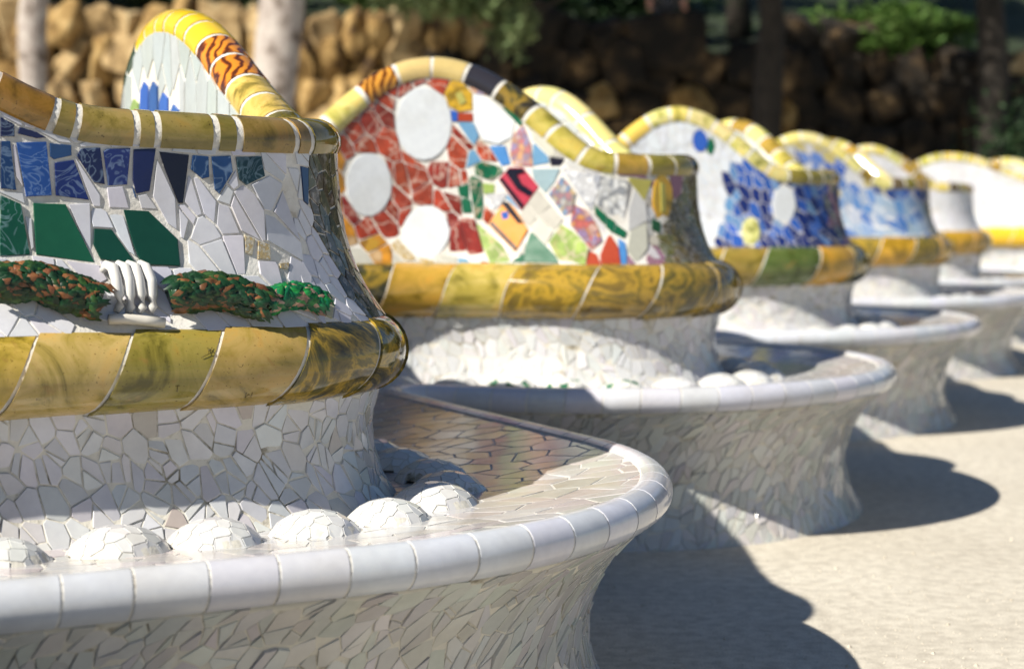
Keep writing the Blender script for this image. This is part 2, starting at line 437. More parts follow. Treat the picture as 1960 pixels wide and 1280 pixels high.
bench = thing('serpentine_bench', 'long winding mosaic bench of broken white and coloured tile with yellow glazed ridges', 'bench')
SHARE = {}
def screen_size(P, n):
    c = P.mean(0); x, y, d = project(c)
    if not(-30 < x < 1990 and -30 < y < 1310) or c[1] < .3: return 0
    v = np.array([0, 0, CAM_H])-c; v /= np.linalg.norm(v); f_ = float(n@v)
    if f_ < .03: return 0
    a = 0
    e = P-c
    for i in range(len(P)): a += np.linalg.norm(np.cross(e[i-1], e[i]))*.5
    return a*f_*(CAM_F/d)**2
def emit(tiles, name, cap=300, minpx=60):
    """tiles = [(pts3, nrm, col, mat, kw)]; the ones that show largest are parts, the rest one joined part"""
    sc = sorted(((screen_size(np.array(t[0]), t[1]), i) for i, t in enumerate(tiles)), reverse=True)
    single = {i for s_, i in sc[:cap] if s_ > minpx}
    rest = MB()
    for i, (p, n, col, m, kw) in enumerate(tiles):
        if i in single:
            mb = MB(); c = np.array(p).mean(0); chip(mb, np.array(p)-c, n, col, m, **kw)
            o = mb.build(name, bench); o.location = c
        else:
            if np.array(p).mean(0)[1] > 6.5 or i % 1 and 0: kw = dict(kw, bev=0)
            chip(rest, p, n, col, m, **kw)
    if rest.v:
        o = rest.build(name+'_field', bench); o['kind'] = 'stuff'
    print(name, len(tiles), len(single))

A_END = (S_[-1]-.05)
S0, S1 = TIP[-1]-1.3, min(TIP[6]+.2, A_END)

def do_strip(st, name, s0, s1, q0, q1, w, h, shear, gap, colour, tilt, flat=1., far=1.5, zmax=None, jitter=.42, explicit=None, lift=.0022, seg=None, bev=.0011, sgn=1, over=.015, split=0.):
    tiles = []
    segs = seg or [(s0, TIP[1]+.9, 1.), (TIP[1]+.9, TIP[3], 1.15), (TIP[3], s1, far)]
    ex = explicit or []
    for (u0, u1, k) in segs:
        a0, a1 = float(st.amap(u0)), float(st.amap(u1))
        S, fw, bw = sites_grid(a0, a1, q0, q1, w*k, h*k, shear, jitter)
        keep = []
        for (x, y) in S:
            a, q = bw(x, y); keep.append(a0 <= a < a1 and q0-h*.2 <= q <= q1+h*.2)
        for i, cell in voronoi(S, 1.0, keep):
            a, q = bw(*S[i])
            if zmax is not None:
                z = float(np.interp(q, st.q, st.p[:, 1])); 
                if z > float(zcop(st.smap(a)))+over: continue
            poly = [bw(x, y) for x, y in cell]
            for eb, ep in ex:
                if eb[0] < a+w*1.6*k and eb[1] > a-w*1.6*k and eb[2] < q+h*1.6*k and eb[3] > q-h*1.6*k:
                    poly = subtract(poly, ep)
                    if poly is None: break
            if poly is None: continue
            parts_ = [poly]
            if rnd() < split:      # a shard snapped in two
                cx_, cy_ = sum(v[0] for v in poly)/len(poly), sum(v[1] for v in poly)/len(poly); th_ = random.uniform(0, math.pi); nx_, ny_ = math.cos(th_)/w, math.sin(th_)/h
                d_ = cx_*nx_+cy_*ny_+random.uniform(-.16, .16); parts_ = [clip(poly, nx_, ny_, d_), clip(poly, -nx_, -ny_, -d_)]
            for poly in parts_:
                if len(poly) < 3: continue
                poly = inset(poly, gap*random.uniform(.7, 1.5)*min(k, 1.1))
                if poly is None or area(poly) < .08*w*h*k*k: continue
                cm = colour(float(st.smap(a)), a, q)
                if cm is None: continue
                col, m = cm
                A = np.array(poly)
                if zmax is not None: A[:, 1] = np.minimum(A[:, 1], st.qz(zcop(st.smap(A[:, 0]))-.012)); poly = [tuple(v) for v in A]
                if zmax is not None and area(poly) < .1*w*h*k*k: continue
                P = st.pos(A[:, 0], np.clip(A[:, 1], 0, st.q[-1])); n = st.nrm(np.array([a]), np.array([np.clip(q, .01, st.q[-1]-.01)]))[0]*sgn
                # outward = towards the side the polygon winds to
                cr = np.zeros(3); c0 = P.mean(0)
                for j in range(len(P)): cr += np.cross(P[j-1]-c0, P[j]-c0)
                if cr@n < 0: P = P[::-1]
                tiles.append((P, n, col, m, dict(tilt=tilt, flat=flat, lift=lift, bev=bev)))
    return tiles

def sweep(prof, name, s0, s1, m, closed=False, ds=.03, smooth=True, ztop=False):
    n = int((s1-s0)/ds); ss = np.linspace(s0, s1, n+1); zz = zcop(ss); V = []; k = len(prof)
    pr = np.array(prof, float)
    for s_, zt in zip(ss, zz):
        p = pr.copy()
        if ztop: p[:, 1] = np.minimum(p[:, 1], zt)
        w, _ = plan(np.full(k, s_), p[:, 0]); V.append(np.c_[w, p[:, 1]])
    V = np.vstack(V); fs = []
    for i in range(n):
        for j in range(k-1): fs.append((i*k+j, i*k+j+1, (i+1)*k+j+1, (i+1)*k+j))
    mb = MB(); mb.add(V, fs, (1, 1, 1), 'm', smooth)
    # make the faces look outwards
    o = mb.build(name, bench, {'m': m}); return o

UP, LOWS, BASE, BACK = Strip(PROF_UP, .01), Strip(PROF_LOW, .05), Strip(PROF_BASE, .47), Strip(PROF_BACK, -.11)
def dense(prof, n=4):
    out = []
    for a, b_ in zip(prof[:-1], prof[1:]):
        for i in range(n): out.append((a[0]+(b_[0]-a[0])*i/n, a[1]+(b_[1]-a[1])*i/n))
    return out+[prof[-1]]
sweep(dense(PROF_UP[:-1]+[(-.008, 1.15), (-.008, 1.25), (-.008, 1.4)], 3), 'backrest_mortar', S0, S1, GROUT, ztop=True)
sweep([(.13, .372)]+PROF_LOW+[(.055, .72)], 'lower_back_mortar', S0, S1, GROUT_OLD)
sweep(PROF_SEAT, 'seat_mortar', S0, S1, GROUT)
sweep(PROF_BASE+[(.545, .40)], 'base_mortar', S0, S1, GROUT_OLD)
sweep(dense(PROF_BACK, 2), 'back_wall', S0, S1, PLASTER, ztop=True)

# ---- glazed half-round pieces: seat rim, coping, lumbar roll
def ring_frame(s_, off, z, slope=True):
    w, n = plan(np.array([s_]), np.array([off])); e = .01
    p0, _ = plan(np.array([s_-e]), np.array([off])); p1, _ = plan(np.array([s_+e]), np.array([off]))
    z0, z1 = z(s_-e), z(s_+e)
    t = np.r_[p1[0]-p0[0], z1-z0]; t /= np.linalg.norm(t); nn = np.r_[n[0], 0.]; b_ = np.cross(nn, t)
    if b_[2] < 0: b_ = -b_
    return np.r_[w[0], z(s_)], t, nn, b_
def half_round(mb, a0, a1, al, off, z, rx, rz, th0, th1, nt_, ns, slant=0., taper=0., col=(1, 1, 1), m='plain', capd=.010, wob=0.):
    V = []; fs = []
    ph = random.uniform(0, 6)
    for i in range(ns+1):
        f_ = i/ns
        for j in range(nt_+1):
            g = j/nt_; th = th0+(th1-th0)*g
            a = a0+(a1-a0)*f_+slant*(g-.5)
            s_ = float(np.interp(a, al, S_)); c, t, n, b_ = RF(s_, off, z)
            r = (roll_k(s_) if z is z_roll else 1)*(1+taper*(.5-f_))+wob*math.sin(f_*3+ph+g*2)
            V.append(c+n*math.cos(th)*rx*r+b_*math.sin(th)*rz*r)
    K = nt_+1
    for i in range(ns):
        for j in range(nt_): fs.append((i*K+j, i*K+j+1, (i+1)*K+j+1, (i+1)*K+j))
    LV = [V[j] for j in range(K)]+[V[ns*K+j] for j in range(K)]; lf = []; o = len(LV)
    for i in (0, ns):        # end lips going inwards, shaded apart from the glazed face
        for j in range(K):
            p = V[i*K+j]; g = j/nt_; a = (a0 if i == 0 else a1)+slant*(g-.5); s_ = float(np.interp(a, al, S_)); c, t, n, b_ = RF(s_, off, z)
            d = c-p; LV.append(p+d/np.linalg.norm(d)*capd+t*(.0015 if i == 0 else -.0015))
    for j in range(nt_):
        lf.append((j, j+1, o+j+1, o+j)[::-1]); q = K; lf.append((q+j, q+j+1, o+K+j+1, o+K+j))
    # orient outwards
    mid = (ns//2)*K+nt_//2; e1 = V[mid+1]-V[mid]; e2 = V[mid+K]-V[mid] if ns > 1 else V[mid]-V[mid-K]
    s_ = float(np.interp((a0+a1)/2, al, S_)); c, t, n, b_ = RF(s_, off, z)
    if np.cross(e1, e2)@(V[mid]-c) < 0: fs = [q[::-1] for q in fs]; lf = [q[::-1] for q in lf]
    mb.add(V, fs, col, m, True)
    mb.add(LV, lf, col, m, False)
_rf = {}
def RF(s_, off, z):
    k = (round(s_, 4), off, z.__name__); r = _rf.get(k)
    if r is None: r = _rf[k] = ring_frame(s_, off, z)
    return r
def z_rim(s_): return RIM_Z
def z_roll(s_): return ROLL_C[1]+.012*(roll_k(s_)-1)/.15
def roll_k(s_): return float(np.interp(s_, [TIP[0]+.5, TIP[1]-1.4], [.97, 1.14]))
def z_cop(s_): return float(zcop(s_))-.002
def piece_run(name, off, z, rx, rz, th0, th1, nt_, lens, gap, colour, slant=0., taper=0., core=None, coredr=.002, cap=300, wob=0., slant_j=0.):
    al = arclen(off); a = float(np.interp(S0+.05, S_, al)); aend = float(np.interp(S1-.05, S_, al)); i = 0; far = MB(); cnt = 0
    items = []
    while a < aend:
        L = lens(i, float(np.interp(a, al, S_))); a1 = a+L
        items.append((a, a1-gap, i)); a = a1; i += 1
    # rank by distance
    def dist(it):
        s_ = float(np.interp((it[0]+it[1])/2, al, S_)); w, _ = plan(np.array([s_]), np.array([off]))
        x, y, d = project(np.r_[w[0], z(s_)]); return d if (-60 < x < 2020 and w[0][1] > .3) else 99
    order = sorted(range(len(items)), key=lambda j: dist(items[j])); near = {j for j in order[:cap] if dist(items[j]) < 17}
    for j, (b0, b1, ii) in enumerate(items):
        s_ = float(np.interp((b0+b1)/2, al, S_)); col, m = colour(ii, s_, b1-b0); d = dist(items[j])
        n2 = nt_ if d < 7 else max(5, nt_-3); ns = (6 if b1-b0 > .13 else 4 if d < 7 else 3) if b1-b0 > .05 else 2
        mb = MB() if j in near else far
        sj = slant+random.uniform(-slant_j, slant_j)
        half_round(mb, b0, b1, al, off, z, rx, rz, th0, th1, n2, ns, slant, taper, col, m, wob=wob)
        if j in near: mb.build(name, bench)
    if far.v: o = far.build(name+'_field', bench); o['kind'] = 'stuff'
    # mortar core that shows in the joints
    mb = MB(); K = 15; V = []; fs = []; ss = np.arange(S0, S1, .025)
    for s_ in ss:
        c, t, n, b_ = ring_frame(float(s_), off, z)
        for j in range(K):
            th = th0-.12+(th1-th0+.24)*j/(K-1); kk = roll_k(float(s_)) if z is z_roll else 1; V.append(c+n*math.cos(th)*(rx*kk-coredr)+b_*math.sin(th)*(rz*kk-coredr))
    for i in range(len(ss)-1):
        for j in range(K-1): fs.append((i*K+j, i*K+j+1, (i+1)*K+j+1, (i+1)*K+j))
    mb.add(V, fs, (1, 1, 1), 'm', True); mb.build(core, bench, {'m': GROUT})
    print(name, len(items), len(near))

def lobe(s_):
    k = min(TIP, key=lambda t: abs(TIP[t]-s_)); return k, s_-TIP[k]
# seat rim: white glazed bullnose
piece_run('rim_tile', RIM_O, z_rim, RIM_R, RIM_R, -R(62), R(128), 10, lambda i, s_: .098*random.uniform(.94, 1.06), .0045,
          lambda i, s_, L: (jit((.60, .61, .66), .07), 'plain'), slant=.012, core='rim_mortar', coredr=.0014)
# coping: yellow, ochre and olive pieces with short ones between
def cop_len(i, s_):
    k, t = lobe(s_)
    if k <= 0 and t < .3: return (.105 if i % 2 else .034)*random.uniform(.9, 1.1)
    return .088*random.uniform(.75, 1.2)
YEL, PALE, OCH, OLI, ORA, TAN, NAV, BRN = (.70, .43, .03), (.66, .56, .20), (.42, .27, .05), (.24, .20, .035), (.60, .22, .015), (.55, .40, .15), (.012, .016, .03), (.14, .06, .015)
def cop_col(i, s_, L):
    k, t = lobe(s_)
    if k == 0:
        if t < -.3: return jit((.32, .16, .03) if t < -.55 else (.27, .20, .06)), 'mottle'
        if t < .35: return (jit((.16, .12, .03)), 'murky') if i % 6 == 4 else (jit(random.choice([(.24, .18, .05), (.19, .15, .04), (.26, .17, .045)])), 'mottle')
        if t < .54: return jit((.62, .44, .12)), 'mottle'
        if t < .78: return jit(ORA), 'flame'
        if t < 1.22: return jit((.75, .50, .02), .05), 'plain'
        if t < 1.60: return jit((.02, .05, .03)), 'plain'
        return jit(PALE), 'mottle'
    if k == 1:
        if t < -1.05: return jit((.62, .54, .19)), 'mottle'
        if t < -.89: return jit((.50, .22, .03)), 'flame'
        if t < -.71: return jit((.56, .42, .17)), 'plain'
        if t < -.53: return jit((.03, .028, .035)), 'murky' if i % 2 else 'plain'
        if t < -.25: return jit((.50, .42, .10)), 'mottle'
        if t < .3: return jit(random.choice([OLI, OCH, (.30, .26, .08), NAV, (.36, .31, .10)])), 'mottle'
        if t < .95: return jit(random.choice([(.70, .62, .22), (.62, .60, .22), (.74, .62, .25)])), 'plain'
        return jit(random.choice([BRN, (.5, .42, .3), TAN])), 'plain'
    if k == 2 and t < -.9: return jit((.72, .50, .10)), 'plain'
    if abs(t) < .35: return jit(random.choice([OLI, OCH, (.36, .30, .10), (.12, .09, .05)])), 'mottle'
    return jit(random.choice([(.70, .62, .22), (.66, .54, .16), (.60, .55, .22), (.72, .62, .3), OCH])), 'mottle'
piece_run('coping_tile', COP_O, z_cop, COP_RX, COP_RZ, -R(28), R(208), 12, cop_len, .011, cop_col, slant=.006, taper=.02, core='coping_mortar', coredr=.0022)
def roll_len(i, s_): return float(np.interp(s_, [TIP[0]+.5, TIP[1]-1.4], [.165, .2]))*random.uniform(.85, 1.15)
ROLLC = [(.50, .34, .07), (.52, .37, .13), (.30, .24, .05), (.44, .30, .09)]
def roll_col(i, s_, L):
    if TIP[1]-1.6 < s_ < TIP[1]-.98: return jit((.10, .09, .02)), 'murky'
    k, t = lobe(s_)
    if k <= 0:
        if t > -.12: return jit((.20, .15, .03)), 'murky'
        return jit(ROLLC[i % 4], .05), 'mottle'
    if k == 1:
        if t < -.98: return jit((.10, .09, .02)), 'murky'
        if t < -.15: return jit([(.52, .34, .04), (.42, .25, .04), (.50, .37, .10)][i % 3]), ['mottle', 'murky', 'murky', 'mottle'][i % 4]
        return jit((.30, .22, .05)), 'murky'
    if k >= 5 and t < -.3: return jit((.72, .46, .03)), 'plain'
    return jit(random.choice([(.50, .36, .05), (.09, .12, .03), (.28, .20, .04), (.52, .30, .03)])), random.choice(['mottle', 'murky', 'mottle'])
piece_run('roll_tile', ROLL_C[0], z_roll, ROLL_R, ROLL_R, -R(80), R(82), 12, roll_len, .0055, roll_col, slant=.085, taper=.05, core='roll_mortar', coredr=.003, wob=.004)

# ---- mosaics
BK = {}
TILES = {
 1: [
  ('swirl', 'navy', [(-0.604, 0.359), (-0.581, 0.347), (-0.581, 0.326), (-0.604, 0.326)]),
  ('plain', 'navy', [(-0.575, 0.344), (-0.548, 0.336), (-0.529, 0.326), (-0.548, 0.324), (-0.578, 0.331)]),
  ('swirl', 'blue2', [(-0.604, 0.321), (-0.588, 0.321), (-0.581, 0.242), (-0.607, 0.245)]),
  ('swirl', 'blue', [(-0.581, 0.319), (-0.532, 0.321), (-0.526, 0.234), (-0.568, 0.232)]),
  ('plain', 'blue2', [(-0.529, 0.319), (-0.493, 0.316), (-0.493, 0.298), (-0.522, 0.291), (-0.529, 0.296)]),
  ('swirl', 'navy2', [(-0.522, 0.288), (-0.49, 0.293), (-0.467, 0.227), (-0.522, 0.234)]),
  ('swirl', 'navy', [(-0.487, 0.298), (-0.48, 0.311), (-0.447, 0.313), (-0.441, 0.252), (-0.46, 0.255)]),
  ('swirl', 'navy2', [(-0.444, 0.306), (-0.438, 0.311), (-0.398, 0.313), (-0.405, 0.252), (-0.438, 0.25)]),
  ('plain', 'navy', [(-0.395, 0.311), (-0.356, 0.313), (-0.369, 0.242), (-0.392, 0.237), (-0.398, 0.26)]),
  ('plain', 'blue2', [(-0.402, 0.26), (-0.392, 0.237), (-0.379, 0.217), (-0.395, 0.232)]),
  ('plain', 'black', [(-0.353, 0.308), (-0.301, 0.303), (-0.314, 0.222), (-0.323, 0.222), (-0.346, 0.283)]),
  ('swirl', 'blue2', [(-0.297, 0.303), (-0.268, 0.301), (-0.268, 0.265), (-0.281, 0.262), (-0.301, 0.278)]),
  ('swirl', 'blue2', [(-0.265, 0.301), (-0.229, 0.303), (-0.226, 0.275), (-0.252, 0.237), (-0.261, 0.245)]),
  ('swirl', 'teal', [(-0.222, 0.301), (-0.17, 0.303), (-0.164, 0.268), (-0.203, 0.252), (-0.216, 0.262)]),
  ('swirl', 'green', [(-0.607, 0.237), (-0.575, 0.222), (-0.565, 0.14), (-0.614, 0.138)]),
  ('plain', 'green', [(-0.558, 0.224), (-0.506, 0.222), (-0.464, 0.125), (-0.558, 0.14)]),
  ('plain', 'green2', [(-0.464, 0.183), (-0.434, 0.181), (-0.398, 0.122), (-0.457, 0.13), (-0.467, 0.155)]),
  ('plain', 'green2', [(-0.415, 0.214), (-0.372, 0.212), (-0.327, 0.163), (-0.327, 0.117), (-0.392, 0.12), (-0.402, 0.15)]),
  ('plain', 'white', [(-0.503, 0.222), (-0.467, 0.224), (-0.467, 0.189), (-0.47, 0.133)]),
  ('plain', 'white', [(-0.356, 0.298), (-0.327, 0.232), (-0.327, 0.178), (-0.343, 0.189), (-0.366, 0.234)]),
  ('plain', 'white', [(-0.323, 0.217), (-0.307, 0.196), (-0.317, 0.163), (-0.323, 0.166)]),
  ('dots', 'dots', [(-0.213, 0.173), (-0.193, 0.163), (-0.203, 0.133), (-0.216, 0.138)]),
  ('dots', 'dots', [(-0.19, 0.161), (-0.167, 0.153), (-0.17, 0.125), (-0.196, 0.127)]),
  ('dots', 'dots', [(-0.157, 0.12), (-0.134, 0.122), (-0.141, 0.107), (-0.157, 0.11)]),
  ('plain', 'beige', [(-0.089, 0.064), (-0.069, 0.041), (-0.092, 0.01), (-0.102, 0.018)]),
  ('plain', 'blue2', [(-0.079, 0.288), (-0.056, 0.285), (-0.063, 0.219), (-0.076, 0.227)]),
 ],
 2: [
  ('plain', 'crimson', [(-0.645, 0.296), (-0.616, 0.329), (-0.576, 0.329), (-0.529, 0.275), (-0.576, 0.209)]),
  ('plain', 'orange', [(-0.627, 0.234), (-0.598, 0.209), (-0.554, 0.148), (-0.583, 0.082), (-0.671, 0.163)]),
  ('plain', 'disc', [(-0.787, 0.461), (-0.791, 0.428), (-0.802, 0.398), (-0.82, 0.375), (-0.842, 0.359), (-0.868, 0.354), (-0.893, 0.359), (-0.915, 0.375), (-0.933, 0.398), (-0.944, 0.428), (-0.948, 0.461), (-0.944, 0.494), (-0.933, 0.525), (-0.915, 0.548), (-0.893, 0.563), (-0.868, 0.568), (-0.842, 0.563), (-0.82, 0.548), (-0.802, 0.525), (-0.791, 0.494)]),
  ('plain', 'disc', [(-0.962, 0.28), (-0.966, 0.25), (-0.98, 0.222), (-0.999, 0.201), (-1.021, 0.189), (-1.046, 0.189), (-1.068, 0.201), (-1.082, 0.222), (-1.093, 0.25), (-1.097, 0.28), (-1.093, 0.311), (-1.082, 0.339), (-1.064, 0.359), (-1.042, 0.372), (-1.017, 0.372), (-0.995, 0.362), (-0.977, 0.341), (-0.966, 0.313)]),
  ('plain', 'disc', [(-0.791, 0.14), (-0.795, 0.115), (-0.806, 0.092), (-0.82, 0.074), (-0.838, 0.061), (-0.86, 0.056), (-0.882, 0.061), (-0.904, 0.074), (-0.919, 0.092), (-0.926, 0.115), (-0.929, 0.14), (-0.926, 0.166), (-0.915, 0.186), (-0.9, 0.204), (-0.882, 0.217), (-0.86, 0.219), (-0.842, 0.217), (-0.82, 0.204), (-0.806, 0.186), (-0.798, 0.166)]),
  ('plain', 'disc', [(-0.725, 0.548), (-0.689, 0.54), (-0.642, 0.505), (-0.602, 0.464), (-0.609, 0.42), (-0.649, 0.4), (-0.696, 0.413), (-0.722, 0.464)]),
  ('mottle', 'yellow', [(-0.787, 0.584), (-0.762, 0.584), (-0.725, 0.545), (-0.729, 0.505), (-0.766, 0.499), (-0.798, 0.517), (-0.806, 0.545)]),
  ('marble', 'red', [(-0.875, 0.571), (-0.838, 0.591), (-0.798, 0.586), (-0.809, 0.548), (-0.817, 0.533), (-0.838, 0.556)]),
  ('plain', 'blueb', [(-0.791, 0.499), (-0.773, 0.494), (-0.773, 0.471), (-0.791, 0.471)]),
  ('plain', 'red', [(-0.769, 0.489), (-0.729, 0.489), (-0.725, 0.471), (-0.766, 0.471)]),
  ('plain', 'sky', [(-0.766, 0.464), (-0.725, 0.459), (-0.711, 0.426), (-0.722, 0.403), (-0.736, 0.418)]),
  ('marble', 'red', [(-0.711, 0.41), (-0.678, 0.387), (-0.656, 0.352), (-0.696, 0.357), (-0.711, 0.38)]),
  ('plain', 'sky2', [(-0.671, 0.392), (-0.631, 0.392), (-0.616, 0.344), (-0.642, 0.339), (-0.664, 0.372)]),
  ('floral', 'pink', [(-0.623, 0.405), (-0.576, 0.451), (-0.554, 0.4), (-0.547, 0.336), (-0.602, 0.341)]),
  ('plain', 'sky', [(-0.54, 0.398), (-0.5, 0.362), (-0.496, 0.347), (-0.543, 0.339)]),
  ('plain', 'black', [(-0.489, 0.359), (-0.449, 0.354), (-0.46, 0.339), (-0.485, 0.339)]),
  ('marble', 'tgreen', [(-0.718, 0.336), (-0.696, 0.347), (-0.645, 0.331), (-0.638, 0.319), (-0.671, 0.296), (-0.715, 0.313)]),
  ('marble', 'tgreen', [(-0.729, 0.306), (-0.704, 0.296), (-0.696, 0.209), (-0.7, 0.181), (-0.715, 0.183), (-0.733, 0.296)]),
  ('plain', 'tgreen', [(-0.766, 0.273), (-0.74, 0.28), (-0.74, 0.245), (-0.762, 0.252)]),
  ('plain', 'tgreen', [(-0.755, 0.237), (-0.736, 0.242), (-0.729, 0.201), (-0.751, 0.201)]),
  ('plain', 'lime', [(-0.693, 0.283), (-0.664, 0.28), (-0.664, 0.26), (-0.689, 0.257)]),
  ('fleck', 'white', [(-0.682, 0.25), (-0.638, 0.275), (-0.62, 0.237), (-0.664, 0.209), (-0.685, 0.224)]),
  ('plain', 'cream', [(-0.525, 0.262), (-0.489, 0.222), (-0.525, 0.191), (-0.554, 0.229)]),
  ('plain', 'cream', [(-0.485, 0.219), (-0.449, 0.178), (-0.471, 0.148), (-0.518, 0.189)]),
  ('plain', 'cream', [(-0.558, 0.224), (-0.525, 0.189), (-0.551, 0.161), (-0.58, 0.191)]),
  ('plain', 'cream', [(-0.522, 0.186), (-0.474, 0.145), (-0.492, 0.107), (-0.547, 0.158)]),
  ('floral', 'greyblue', [(-0.452, 0.301), (-0.412, 0.255), (-0.423, 0.201), (-0.441, 0.191), (-0.489, 0.252)]),
  ('floral', 'redblue', [(-0.409, 0.252), (-0.35, 0.163), (-0.336, 0.117), (-0.358, 0.087), (-0.42, 0.163), (-0.42, 0.199)]),
  ('plain', 'greyb', [(-0.543, 0.324), (-0.463, 0.324), (-0.478, 0.291), (-0.503, 0.26), (-0.536, 0.293)]),
  ('fleck', 'white', [(-0.445, 0.324), (-0.336, 0.306), (-0.361, 0.209), (-0.39, 0.24)]),
  ('plain', 'tgreen', [(-0.35, 0.214), (-0.321, 0.191), (-0.325, 0.168), (-0.347, 0.194)]),
  ('plain', 'tgreen', [(-0.318, 0.186), (-0.296, 0.171), (-0.303, 0.143), (-0.321, 0.163)]),
  ('plain', 'tgreen', [(-0.292, 0.163), (-0.263, 0.14), (-0.27, 0.125), (-0.296, 0.14)]),
  ('fleck', 'grey', [(-0.332, 0.303), (-0.252, 0.288), (-0.27, 0.161), (-0.354, 0.209)]),
  ('plain', 'olive', [(-0.248, 0.298), (-0.172, 0.291), (-0.197, 0.24)]),
  ('wheel', 'gold', [(-0.092, 0.242), (-0.099, 0.214), (-0.11, 0.194), (-0.124, 0.178), (-0.139, 0.173), (-0.15, 0.178), (-0.157, 0.194), (-0.165, 0.214), (-0.165, 0.24), (-0.161, 0.268), (-0.154, 0.288), (-0.143, 0.303), (-0.128, 0.308), (-0.114, 0.303), (-0.099, 0.288), (-0.092, 0.268)]),
  ('plain', 'mauve', [(-0.092, 0.308), (-0.03, 0.308), (-0.044, 0.257), (-0.077, 0.242)]),
  ('plain', 'grey', [(-0.223, 0.27), (-0.197, 0.232), (-0.194, 0.178), (-0.252, 0.148), (-0.248, 0.209)]),
  ('plain', 'beigeg', [(-0.248, 0.14), (-0.197, 0.171), (-0.208, 0.092), (-0.245, 0.046), (-0.263, 0.084)]),
  ('marble', 'lime', [(-0.707, 0.161), (-0.682, 0.13), (-0.631, 0.099), (-0.594, 0.048), (-0.656, 0.043), (-0.685, 0.099)]),
  ('plain', 'tgreen', [(-0.54, 0.14), (-0.481, 0.099), (-0.449, 0.046), (-0.547, 0.048), (-0.547, 0.099)]),
  ('plain', 'tgreen', [(-0.58, 0.048), (-0.554, 0.069), (-0.547, 0.046)]),
  ('marble', 'lime', [(-0.449, 0.161), (-0.409, 0.135), (-0.369, 0.104), (-0.379, 0.043), (-0.43, 0.041), (-0.481, 0.102)]),
  ('plain', 'red2', [(-0.369, 0.082), (-0.35, 0.071), (-0.339, 0.023), (-0.379, 0.028)]),
  ('plain', 'red2', [(-0.31, 0.135), (-0.292, 0.092), (-0.292, 0.023), (-0.336, 0.023), (-0.336, 0.069)]),
  ('plain', 'sky2', [(-0.288, 0.12), (-0.267, 0.104), (-0.277, 0.033), (-0.288, 0.041)]),
  ('marble', 'darkred', [(-0.758, 0.176), (-0.725, 0.183), (-0.696, 0.14), (-0.667, 0.051), (-0.725, 0.059)]),
  ('marble', 'darkred', [(-0.766, 0.173), (-0.729, 0.059), (-0.787, 0.069), (-0.787, 0.148)]),
  ('plain', 'dkgreen', [(-0.172, 0.176), (-0.146, 0.173), (-0.157, 0.14), (-0.175, 0.15)]),
  ('+plain', 'black', [(-0.645, 0.296), (-0.638, 0.303), (-0.569, 0.222), (-0.576, 0.209)]),
  ('+plain', 'black', [(-0.627, 0.319), (-0.616, 0.329), (-0.576, 0.329), (-0.565, 0.319), (-0.591, 0.311), (-0.576, 0.283), (-0.54, 0.26), (-0.551, 0.245), (-0.591, 0.268)]),
  ('+plain', 'crimson', [(-0.602, 0.306), (-0.587, 0.303), (-0.583, 0.283), (-0.594, 0.288)]),
  ('+plain', 'black', [(-0.671, 0.163), (-0.664, 0.171), (-0.58, 0.094), (-0.583, 0.082)]),
  ('+plain', 'black', [(-0.627, 0.232), (-0.616, 0.227), (-0.554, 0.153), (-0.558, 0.14), (-0.634, 0.222)]),
  ('+plain', 'blueb', [(-0.638, 0.199), (-0.616, 0.201), (-0.613, 0.178), (-0.627, 0.166)]),
  ('+plain', 'black', [(-0.642, 0.161), (-0.627, 0.153), (-0.631, 0.138), (-0.645, 0.148)]),
  ('+plain', 'black', [(-0.605, 0.148), (-0.587, 0.153), (-0.576, 0.133), (-0.591, 0.117)]),
  ('+plain', 'blueb', [(-0.58, 0.125), (-0.573, 0.135), (-0.569, 0.12)]),
  ('+plain', 'olive', [(-0.776, 0.548), (-0.758, 0.556), (-0.744, 0.525), (-0.762, 0.515)]),
  ('+plain', 'olive', [(-0.139, 0.288), (-0.121, 0.283), (-0.124, 0.199), (-0.139, 0.201)]),
 ],
 3: [
  ('plain', 'disc', [(-0.315, 0.224), (-0.326, 0.189), (-0.341, 0.163), (-0.367, 0.148), (-0.388, 0.148), (-0.407, 0.163), (-0.421, 0.189), (-0.425, 0.224), (-0.418, 0.257), (-0.403, 0.285), (-0.381, 0.298), (-0.359, 0.298), (-0.337, 0.285), (-0.319, 0.257)]),
  ('plain', 'blueb', [(-0.691, 0.484), (-0.695, 0.461), (-0.71, 0.443), (-0.724, 0.438), (-0.739, 0.443), (-0.753, 0.461), (-0.757, 0.484), (-0.753, 0.51), (-0.743, 0.525), (-0.724, 0.533), (-0.71, 0.525), (-0.699, 0.51)]),
  ('plain', 'tgreen', [(-0.662, 0.464), (-0.67, 0.436), (-0.68, 0.426), (-0.695, 0.436), (-0.702, 0.464), (-0.695, 0.492), (-0.68, 0.502), (-0.67, 0.492)]),
  ('wheel', 'paleyel', [(-0.48, 0.112), (-0.487, 0.079), (-0.502, 0.054), (-0.524, 0.043), (-0.542, 0.054), (-0.553, 0.079), (-0.556, 0.112), (-0.549, 0.143), (-0.534, 0.166), (-0.516, 0.173), (-0.498, 0.166), (-0.483, 0.143)]),
 ],
}
